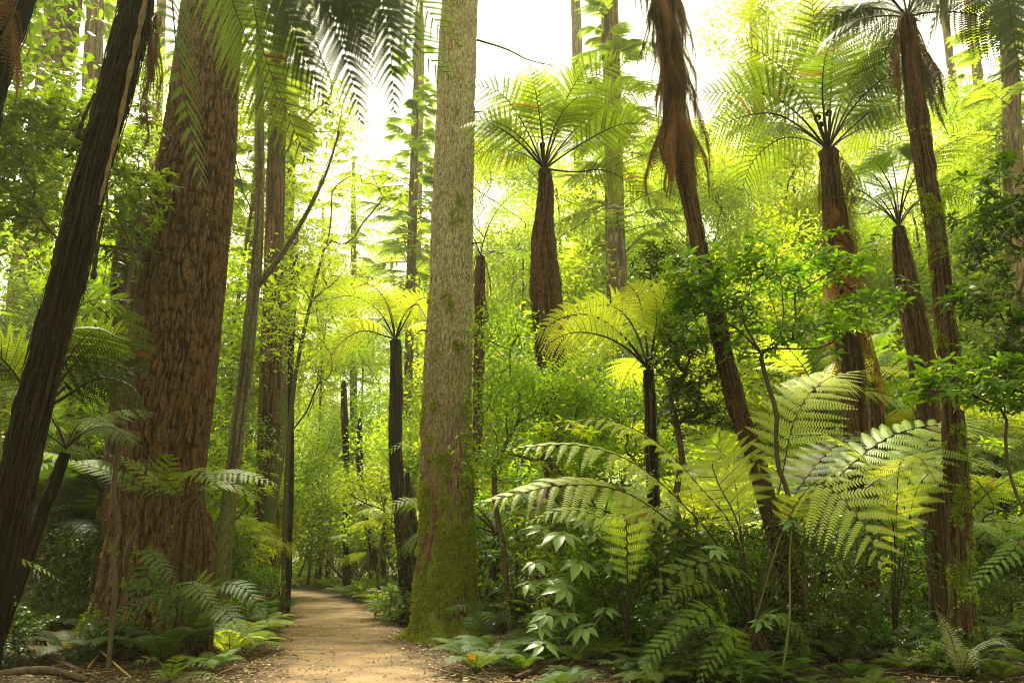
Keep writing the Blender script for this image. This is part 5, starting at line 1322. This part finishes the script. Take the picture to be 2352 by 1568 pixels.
# ------------------------------------------------------------------ repeats: shared shapes, one object per plant
def local_shrub(n_t, H, Rr, seed, leaf_len, lw, n_leaf, whorl, zlo=.25):
    blobs = []
    r = np.random.default_rng(seed)
    for k in range(5):
        a = r.uniform(0, 6.28); q = r.uniform(0, .55) * Rr
        blobs.append(((q * math.cos(a), q * math.sin(a), H * r.uniform(zlo, .85)), (Rr * .6, Rr * .6, H * .2)))
    return shrub_parts((0, 0, 0), blobs, n_t, leaf_len, lw, n_leaf, seed, whorl=whorl, spreadr=.24, r_unit=.005)
SH = []
for k, (n_t, H, Rr, ll, lw, nl, wh, zlo) in enumerate([(70, 3.2, 1.5, .15, .38, 24, True, .25), (80, 3.6, 1.4, .11, .42, 34, False, .25), (70, 2.4, 1.5, .13, .38, 28, False, .2), (80, 4.6, 1.5, .15, .36, 24, True, .35), (80, 5.0, 1.7, .12, .4, 34, False, .3), (60, 1.6, 1.3, .13, .4, 24, True, .15), (34, 4.4, 1.0, .21, .36, 18, True, .3), (40, 2.8, 1.1, .19, .42, 18, True, .3)]):
    w, f = local_shrub(n_t, H, Rr, 300 + k, ll, lw, nl, wh, zlo)
    wm = w.mesh('branches', [M['twig']])
    fm = {}
    for c in ('leaf', 'leaf_light', 'leaf_dark', 'leaf_glow'):
        me = f.mesh('foliage', [M[c]]); fm[c] = me
    SH.append((wm, fm, H))

def put_shrub(x, Y, i, col, sc, seed, X=None):
    r = random.Random(seed)
    X = colx(x, Y) if X is None else X
    z = gzf(X, Y)
    sizeword = 'tall' if SH[i][2] * sc > 3.4 else ('waist-high' if SH[i][2] * sc < 1.9 else 'rounded')
    colword = {'leaf_glow': 'pale glowing', 'leaf': 'mid green', 'leaf_light': 'yellow-green', 'leaf_dark': 'dark green'}[col]
    t = thing('broadleaf_shrub', None, 'shrub', (X, Y, z), group='understory shrubs', auto=(f'{sizeword} {colword} leafy shrub', 'shrub'))
    t.rotation_euler = (0, 0, r.uniform(0, 6.28)); t.scale = (sc * r.uniform(.9, 1.1),) * 2 + (sc,)
    link('branches', SH[i][0], t); link('foliage', SH[i][1][col], t)
    return t

# ground ferns as small rosettes
GF = {}
for c in ('fern', 'fern_bright', 'fern_blue'):
    lst = []
    for k in range(3):
        mb = MB(); r = np.random.default_rng(k + 50); old = rng
        for j in range(9):
            a = j * 2.39996 + k
            P = arc(1.0 * r.uniform(.8, 1.15), r.uniform(45, 75), r.uniform(-50, -20), 1.0, 10, sag=r.uniform(-.2, .2)) @ np.array([[math.cos(a), math.sin(a), 0], [-math.sin(a), math.cos(a), 0], [0, 0, 1]])
            frond(mb, P, (-math.sin(a), math.cos(a), 0), .21, n_pin=17, n_pl=9, pl=.05, t0=.15, droop=.2, r0=.006, pw=.38)
        lst.append(mb.mesh('ground_fern', [M[c], M['rachis']]))
    GF[c] = lst

def put_gfern(X, Y, c, k, sc, seed):
    r = random.Random(seed)
    cw = {'fern': 'green', 'fern_bright': 'pale green', 'fern_blue': 'dull bluish-green'}[c]
    t = thing('ground_fern', None, 'fern', (X, Y, gzf(X, Y)), group='ferns of the forest floor', auto=(('big ' if sc > 1.25 else 'small ' if sc < .8 else '') + f'{cw} ground fern', 'fern'), me=GF[c][k])
    t.rotation_euler = (r.uniform(-.12, .12), r.uniform(-.12, .12), r.uniform(0, 6.28)); t.scale = (sc,) * 3
    return t

FT = []   # shared fern trunks
for k, (H, R_) in enumerate([(3.2, .10), (4.6, .12), (2.0, .10), (6.0, .13)]):
    P = np.array([(0, 0, -.2), (.05, 0, H * .3), (.12 * (k - 1), .05, H * .7), (.18 * (k - 1), 0, H)])
    me, *_ = trunk_mesh('trunk', P, np.array([R_ * 1.5, R_ * 1.25, R_, R_ * .95]), 'fibre_dark' if k % 2 else 'fibre', segs=20, rings=60, fib=20, amp=.15, seed=k, strips=16, moss=.2, moss_h=6)
    FT.append((me, P[-1]))

def put_tfern(X, Y, k, key, sc, seed, n=11):
    r = random.Random(seed)
    H = FT[k][1][2] * sc
    sw = 'tall' if H > 4 else ('low' if H < 2.2 else 'mid-sized')
    cw = {'green': 'green', 'bright': 'pale green', 'yellow': 'yellowish', 'dark': 'dark'}[key]
    t = thing('tree_fern', None, 'tree fern', (X, Y, gzf(X, Y)), group='tree ferns', auto=(f'{sw} {cw} tree fern', 'tree fern'))
    t.rotation_euler = (0, 0, r.uniform(0, 6.28)); t.scale = (sc,) * 3
    link('trunk', FT[k][0], t)
    for j in range(n):
        fern_child_frond(t, FR[key][min(5, int(r.triangular(0, 6, 3)))], Vector(FT[k][1]), j * 2.39996 + seed, r.uniform(-.1, .1), r.uniform(-.3, .3), r.uniform(.8, 1.05) / max(sc, .8))
    return t

# where plants may stand: clear of the path and of the sight lines to the measured trunks
HEROES = [(-7.9, 15.5, 1.6), (-1.65, 17.6, 1.3)]
def clear(X, Y, m=1.2):
    if path_dist(X, Y)[0] < 1.55 + m * .5: return False
    for hx, hy, hr in HEROES:
        if math.hypot(X - hx, Y - hy) < hr + m * .4: return False
    if Y < 17.4 and Y > 12.5 and -2.6 < X - (Y - 17.6) * .04 < .6 and m > .4: return False
    return True

rr = random.Random(77)
# shrubs: a band behind the measured plants, then deeper ones
cnt = 0
def scatter(n, x0, x1, Y0_, Y1_, fn, m=1.2, tries=40):
    for k in range(n):
        for _ in range(tries):
            Y = rr.uniform(Y0_, Y1_); x = x0 + (x1 - x0) * (k + rr.random()) / n
            X = colx(x, Y)
            if clear(X, Y, m):
                fn(X, Y); break
cols3 = ['leaf_light', 'leaf', 'leaf_light', 'leaf_dark']
scatter(16, 1090, 2420, 17.5, 21, lambda X, Y: put_shrub(0, Y, rr.choice([0, 1, 2, 3, 4]), rr.choice(cols3), rr.uniform(.8, 1.15), rr.random(), X=X))
scatter(20, 1060, 2450, 22, 30, lambda X, Y: put_shrub(0, Y, rr.choice([0, 1, 3, 4]), rr.choice(['leaf_light', 'leaf']), rr.uniform(1.0, 1.5), rr.random(), X=X))
scatter(10, -100, 560, 17, 26, lambda X, Y: put_shrub(0, Y, rr.choice([0, 1, 2, 3, 4]), rr.choice(['leaf', 'leaf_dark', 'leaf_light']), rr.uniform(.9, 1.3), rr.random(), X=X))
scatter(9, 660, 1000, 24, 36, lambda X, Y: put_shrub(0, Y, rr.choice([2, 5, 1]), rr.choice(['leaf_light', 'leaf_glow']), rr.uniform(.7, 1.0), rr.random(), X=X), m=1.5)
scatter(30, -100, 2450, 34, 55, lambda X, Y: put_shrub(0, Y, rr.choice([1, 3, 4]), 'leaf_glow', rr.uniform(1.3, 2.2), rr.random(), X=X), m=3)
scatter(12, 1100, 2400, 14.2, 19, lambda X, Y: put_shrub(0, Y, rr.choice([6, 7]), rr.choice(['leaf', 'leaf_light', 'leaf_dark']), rr.uniform(.75, 1.05), rr.random(), X=X), m=.8)
scatter(5, -40, 560, 15.5, 22, lambda X, Y: put_shrub(0, Y, rr.choice([6, 7]), rr.choice(['leaf', 'leaf_dark']), rr.uniform(.8, 1.1), rr.random(), X=X), m=.8)
scatter(7, 1330, 1700, 13.4, 14.4, lambda X, Y: put_shrub(0, Y, rr.choice([2, 7, 5]), rr.choice(['leaf', 'leaf_dark']), rr.uniform(.75, 1.0), rr.random(), X=X), m=.5)
scatter(6, 900, 975, 19.5, 26, lambda X, Y: put_shrub(0, Y, rr.choice([5, 2]), 'leaf', rr.uniform(.7, 1.0), rr.random(), X=X), m=.2)
scatter(5, 480, 600, 17, 26, lambda X, Y: put_shrub(0, Y, rr.choice([5, 2]), 'leaf', rr.uniform(.6, .9), rr.random(), X=X), m=.2)
# low bushes in front on the right and left
scatter(12, 1120, 2400, 13.6, 16, lambda X, Y: put_shrub(0, Y, rr.choice([5, 2]), rr.choice(['leaf', 'leaf_dark']), rr.uniform(.5, .8), rr.random(), X=X), m=.8)
scatter(4, -120, 300, 12.8, 17, lambda X, Y: put_shrub(0, Y, rr.choice([5, 2]), 'leaf_dark', rr.uniform(.6, .95), rr.random(), X=X), m=.8)
scatter(22, 1090, 2450, 11.4, 14.5, lambda X, Y: put_gfern(X, Y, rr.choice(['fern', 'fern_blue', 'fern_blue']), rr.randrange(3), rr.uniform(.5, .95), rr.random()), m=.3)
scatter(14, 1420, 2450, 11.8, 14.5, lambda X, Y: put_shrub(0, Y, 5, rr.choice(['leaf', 'leaf_dark']), rr.uniform(.4, .65), rr.random(), X=X), m=.5)
scatter(18, 1090, 2420, 15, 19, lambda X, Y: put_shrub(0, Y, rr.choice([5, 2, 0]), rr.choice(['leaf', 'leaf_dark', 'leaf_light']), rr.uniform(.7, 1.0), rr.random(), X=X), m=.8)
scatter(18, 1260, 2420, 10.7, 12.2, lambda X, Y: put_gfern(X, Y, rr.choice(['fern', 'fern_blue', 'fern_blue']), rr.randrange(3), rr.uniform(.45, .8), rr.random()), m=.1)
scatter(8, 1420, 2420, 11, 12.6, lambda X, Y: put_shrub(0, Y, rr.choice([5, 7]), rr.choice(['leaf', 'leaf_dark']), rr.uniform(.3, .5), rr.random(), X=X), m=.3)
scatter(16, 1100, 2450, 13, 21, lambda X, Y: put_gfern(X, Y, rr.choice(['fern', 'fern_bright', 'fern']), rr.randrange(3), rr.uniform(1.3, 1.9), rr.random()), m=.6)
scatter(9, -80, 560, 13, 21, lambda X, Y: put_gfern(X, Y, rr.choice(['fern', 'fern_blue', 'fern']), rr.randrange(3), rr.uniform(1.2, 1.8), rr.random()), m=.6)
# tree ferns
scatter(9, 1080, 2420, 19, 26, lambda X, Y: put_tfern(X, Y, rr.choice([0, 1, 2]), rr.choice(['green', 'bright', 'yellow']), rr.uniform(.8, 1.1), rr.randint(1, 99)))
scatter(10, -60, 1000, 22, 34, lambda X, Y: put_tfern(X, Y, rr.choice([0, 1, 2]), rr.choice(['green', 'bright', 'yellow']), rr.uniform(.8, 1.1), rr.randint(1, 99)), m=3)
scatter(14, 500, 2450, 34, 52, lambda X, Y: put_tfern(X, Y, rr.choice([1, 3]), rr.choice(['yellow', 'bright']), rr.uniform(1.0, 1.4), rr.randint(1, 99)), m=3)
# small ground ferns
scatter(26, 1080, 2450, 12.2, 18, lambda X, Y: put_gfern(X, Y, rr.choice(['fern', 'fern_blue']), rr.randrange(3), rr.uniform(.6, 1.2), rr.random()), m=.3)
scatter(16, -60, 640, 12.4, 20, lambda X, Y: put_gfern(X, Y, rr.choice(['fern', 'fern_blue']), rr.randrange(3), rr.uniform(.6, 1.2), rr.random()), m=.3)
scatter(16, 480, 660, 14, 27, lambda X, Y: put_gfern(X, Y, rr.choice(['fern', 'fern_blue', 'fern_bright']), rr.randrange(3), rr.uniform(.8, 1.4), rr.random()), m=.2)
scatter(26, 690, 1010, 20, 40, lambda X, Y: put_gfern(X, Y, rr.choice(['fern', 'fern_bright']), rr.randrange(3), rr.uniform(.8, 1.5), rr.random()), m=.2)
scatter(20, 600, 900, 34, 60, lambda X, Y: put_gfern(X, Y, 'fern_bright', rr.randrange(3), rr.uniform(1.0, 1.8), rr.random()), m=.2)

def put_fallen(X, Y):
    k = rr.randrange(4); dd = rr.choice([0, 1])
    me = (DEAD + DEAD_O)[rr.randrange(7)]
    t = thing('fallen_frond', None, 'frond', (X, Y, gzf(X, Y) + .06), group='fallen brown fronds', auto=('dry brown fallen frond', 'frond'), me=me)
    t.matrix_world = Matrix.Translation((X, Y, gzf(X, Y) + .10)) @ rotz(rr.uniform(0, 6.28)) @ roty(math.radians(rr.uniform(76, 88))) @ rotz(rr.uniform(-.3, .3)) @ Matrix.Scale(rr.uniform(.5, .9), 4)
    return t
scatter(22, -20, 420, 11.3, 14.0, put_fallen, m=.2)
scatter(24, 1150, 2380, 11.3, 14.0, put_fallen, m=.2)
# dark small trunks in the corridor
def stub(pts, Y, label, mat='fibre_dark', name='dead_trunk', cat='dead trunk', skirt=0):
    P, R = from_px(pts, Y)
    R = R * .8; P = np.vstack([P, P[-1] + (.03, 0, .18)]); R = np.concatenate([R, [R[-1] * .5]])
    off = np.array((P[0][0], P[0][1], 0)); 
    me, V, D, st = trunk_mesh('trunk', P, R, mat, segs=26, fib=24, amp=.2, seed=int(pts[0][0]), off=off, strips=30, moss=.15, moss_h=6)
    t = thing(name, label, cat, tuple(off), group='bare dark fern trunks', me=me)
    r = random.Random(int(pts[0][0]))
    if P[-1][2] > 3:
        for k in range(7):
            i = r.uniform(len(P) - 3.2, len(P) - 1.8)
            q = np.array([np.interp(i, np.arange(len(P)), P[:, a]) for a in range(3)]) - off
            fern_child_frond(t, r.choice(DEAD), Vector(q), r.uniform(0, 6.28), 0, 0, r.uniform(.4, .8), 'dead_frond')
    return t
stub([(790, 885, 7), (792, 960, 10), (795, 1080, 9), (792, 1200, 8), (795, 1300, 9)], 42, 'tall broken-topped dark trunk in the corridor left of the small tree fern')
stub([(826, 970, 5), (826, 1030, 9), (828, 1110, 8), (845, 1220, 8), (862, 1290, 8)], 36, 'slightly bent dark trunk stub next to the lit yellow-green shrub')
stub([(678, 605, 9), (672, 720, 9), (668, 850, 8), (668, 1000, 9), (665, 1180, 10)], 25, 'tall thin black fern trunk right of the forked tree', skirt=0)
stub([(935, 1100, 8), (945, 1170, 8), (955, 1290, 9)], 21.5, 'dark stem leaning just left of the mossy redwood foot')
stub([(755, 1080, 4), (755, 1130, 5)], 52, 'tiny far fern trunk in the middle of the corridor')
tree_fern([(1104, 590, 11), (1104, 680, 12), (1102, 760, 13)], 22, 'tree fern with collapsed brown fronds peeking out right behind the mossy redwood', (1104, 585), 37, n=5, key='green', skirt=14, skirt_len=1.6, sc=.9, strips=40)
stub([(310, 450, 34), (300, 560, 38), (290, 650, 36), (285, 800, 30)], 17.5, 'shaggy dark hanging trunk just left of the massive redwood', mat='fibre')
tree_fern([(150, 1040, 13), (118, 1130, 15), (85, 1210, 17)], 12.5, 'leaning black-trunked fern low between the left edge and the massive redwood', (152, 1030), 91, n=10, key='green', sc=.6, trunk='fibre_dark', strips=20)
tree_fern([(2010, 900, 17), (2020, 1080, 20), (2025, 1200, 20)], 17, 'stout green tree fern behind the right hand arching fronds', (2010, 890), 92, n=13, key='green', sc=.75, strips=30)
tree_fern([(1880, 930, 12), (1885, 1100, 14), (1890, 1200, 14)], 16, 'low green tree fern behind the huge fern upper frond', (1880, 920), 93, n=12, key='bright', sc=.7, strips=30)

# distant forest: closes the view between the trunks
FARSH = []
for k in range(7):
    r = np.random.default_rng(900 + k)
    Ht = (9, 12, 15, 7, 17, 23, 28)[k]
    blobs = [((r.normal(0, 1.3 + Ht * .03), r.normal(0, 1.3 + Ht * .03), Ht * r.uniform(.22, 1.0)), (1.7, 1.7, 1.3)) for _ in range(5 + Ht // 2)]
    w, f = shrub_parts((0, 0, 0), blobs, 90 + 9 * Ht, .21, .42, 50, 900 + k, whorl=False, spreadr=.42, r_unit=.005, stems=[(.1, 0, Ht * .2), (0, .15, Ht * .4), (-.1, 0, Ht * .6), (0, 0, Ht * .8)])
    FARSH.append((w.mesh('branches', [M['twig']]), {c: f.mesh('foliage', [M[c]]) for c in ('leaf_light', 'leaf', 'leaf_glow')}, Ht))
def put_far(X, Y, ks=(0, 1, 2, 3, 4), c=None):
    k = rr.choice(ks); sc = rr.uniform(.85, 1.25); c = c or rr.choice(['leaf_light', 'leaf_light', 'leaf'])
    word = ('tall' if FARSH[k][2] > 11 else 'smaller')
    cw = {'leaf_light': 'yellow-green', 'leaf': 'mid green', 'leaf_glow': 'pale glowing'}[c]
    t = thing('broadleaf_tree', None, 'tree', (X, Y, gzf(X, Y)), group='far broadleaf trees', auto=(f'{word} {cw} broadleaf tree', 'tree'))
    t.rotation_euler = (0, 0, rr.uniform(0, 6.28)); t.scale = (sc,) * 3
    link('branches', FARSH[k][0], t); link('foliage', FARSH[k][1][c], t)
for X_, Y_ in [(-10.5, 7.5), (-7.5, 2.0), (12.0, 5.0), (7.0, .5), (-1.5, -7.0), (-12, 13), (17.5, 12)]:  # unseen trees added beside and behind the camera to shade the lower corners
    put_far(X_, Y_, (2, 4), 'leaf')
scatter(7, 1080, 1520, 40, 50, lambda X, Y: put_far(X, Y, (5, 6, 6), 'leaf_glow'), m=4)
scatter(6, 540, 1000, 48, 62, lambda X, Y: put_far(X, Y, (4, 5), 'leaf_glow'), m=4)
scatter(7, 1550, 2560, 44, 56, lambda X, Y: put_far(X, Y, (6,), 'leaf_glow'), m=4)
scatter(16, 1480, 2560, 34, 50, lambda X, Y: put_far(X, Y, (5, 6), 'leaf_light'), m=4)
scatter(9, 1500, 2560, 52, 70, lambda X, Y: put_far(X, Y, (6,), 'leaf_light'), m=4)
scatter(9, -160, 560, 30, 50, lambda X, Y: put_far(X, Y, (4, 5, 6), 'leaf_light'), m=4)
scatter(5, 1110, 1480, 45, 60, lambda X, Y: put_far(X, Y, (4, 5), 'leaf_light'), m=4)
scatter(8, 900, 1600, 70, 95, lambda X, Y: put_far(X, Y, (5, 6), 'leaf_light'), m=4)
scatter(8, 520, 1010, 72, 100, lambda X, Y: put_far(X, Y, (4, 5, 6), 'leaf_light'), m=4)
scatter(5, 560, 980, 60, 80, lambda X, Y: put_far(X, Y, (4, 5), 'leaf_light'), m=4)
scatter(10, 1080, 2450, 15.5, 22, lambda X, Y: put_tfern(X, Y, 2, rr.choice(['green', 'bright']), rr.uniform(.7, 1.0), rr.randint(1, 99)))
scatter(5, -60, 300, 14, 22, lambda X, Y: put_tfern(X, Y, rr.choice([0, 2]), rr.choice(['green', 'dark']), rr.uniform(.7, 1.0), rr.randint(1, 99)))
for X_, Y_ in [(5.4, 13.4), (6.2, 13.7), (4.6, 13.9)]:
    put_shrub(0, Y_, rr.choice([5, 2]), 'leaf_dark', rr.uniform(.8, 1.0), rr.random(), X=X_)
scatter(14, 1500, 2520, 30, 42, lambda X, Y: put_far(X, Y, (2, 4), 'leaf_light'), m=4)
scatter(4, 480, 1010, 32, 42, lambda X, Y: put_far(X, Y, (0, 3), 'leaf_glow'), m=3)
scatter(8, 600, 1000, 27, 42, lambda X, Y: put_tfern(X, Y, rr.choice([0, 1, 2]), rr.choice(['yellow', 'bright']), rr.uniform(.8, 1.1), rr.randint(1, 99)), m=2)
scatter(9, 1080, 2480, 24, 30, lambda X, Y: put_far(X, Y, (0, 3)), m=3)
scatter(20, 1050, 2500, 32, 48, lambda X, Y: put_far(X, Y), m=4)
scatter(22, 1050, 2550, 50, 72, lambda X, Y: put_far(X, Y), m=4)
scatter(5, -120, 420, 21, 27, lambda X, Y: put_far(X, Y, (0, 1, 3)), m=4)
scatter(10, -150, 640, 32, 60, lambda X, Y: put_far(X, Y), m=4)
scatter(16, 480, 1100, 58, 90, lambda X, Y: put_far(X, Y, (0, 1, 3)), m=3)
scatter(5, 560, 1000, 40, 55, lambda X, Y: put_far(X, Y, (0, 3)), m=3)
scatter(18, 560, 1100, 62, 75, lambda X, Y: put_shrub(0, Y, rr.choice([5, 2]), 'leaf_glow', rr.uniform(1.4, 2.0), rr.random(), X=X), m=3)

# ------------------------------------------------------------------ labels for the repeats, told apart by what they stand beside
LAND = [(40, 'the left edge'), (210, 'the leaning shaggy trunk'), (400, 'the massive redwood'), (560, 'the forked slender tree'), (640, 'the redwood at the bend'), (790, 'the far end of the path'), (905, 'the small dark tree fern'), (1025, 'the mossy redwood'), (1255, 'the central tree fern'), (1430, 'the pale grey trunk'), (1560, 'the skirted leaning trunk'), (1740, 'the huge fern'), (1930, 'the orange-skirted tree fern'), (2110, 'the stripy-trunked tree fern'), (2230, 'the mossy leaning trunk'), (2340, 'the right edge')]
groups = {}
for o, (look, cat), loc in REG:
    px, py = pix(loc + np.array((0, 0, 1.0)))
    j = min(range(len(LAND)), key=lambda q: abs(LAND[q][0] - px))
    rel = 'in front of' if (loc[1] < 15 and j in (2, 7, 8, 12)) else ('near' if j in (0, 15) else 'behind')
    if j == 5: rel = 'beside'
    groups.setdefault((look, rel, LAND[j][1]), []).append((loc[1], o))
ORD = ['nearest', 'second nearest', 'third nearest', 'fourth nearest', 'fifth nearest', 'sixth nearest', 'seventh nearest', 'eighth nearest', 'ninth nearest', 'tenth nearest', 'eleventh nearest', 'twelfth nearest', 'thirteenth nearest', 'fourteenth nearest', 'fifteenth nearest', 'sixteenth nearest', 'seventeenth nearest', 'eighteenth nearest']
for (look, rel, lm), lst in groups.items():
    lst.sort(key=lambda z: z[0])
    for k, (_, o) in enumerate(lst):
        if len(lst) == 1:
            o['label'] = f'{look} {rel} {lm}'
        else:
            o['label'] = f'{ORD[min(k, 17)]} {look} {rel} {lm}'

# ------------------------------------------------------------------ air
HAZE = 0.0007
if HAZE:
    bx = MB()
    x0, x1, y0, y1, z0, z1 = -130, 130, -25, 150, -1.6, 45
    V = np.array([(x0, y0, z0), (x1, y0, z0), (x1, y1, z0), (x0, y1, z0), (x0, y0, z1), (x1, y0, z1), (x1, y1, z1), (x0, y1, z1)])
    bx.add(V, np.array([(0, 3, 2, 1), (4, 5, 6, 7), (0, 1, 5, 4), (1, 2, 6, 5), (2, 3, 7, 6), (3, 0, 4, 7)]))
    m = bpy.data.materials.new('haze'); m.use_nodes = True; m.node_tree.nodes.clear()
    o_ = m.node_tree.nodes.new('ShaderNodeOutputMaterial'); pv = m.node_tree.nodes.new('ShaderNodeVolumePrincipled')
    pv.inputs['Density'].default_value = HAZE; pv.inputs['Color'].default_value = (0.97, 1.0, 0.78, 1); pv.inputs['Anisotropy'].default_value = 0.35
    m.node_tree.links.new(pv.outputs[0], o_.inputs['Volume'])
    struct('haze', bx.mesh('haze', [m]), 'stuff')
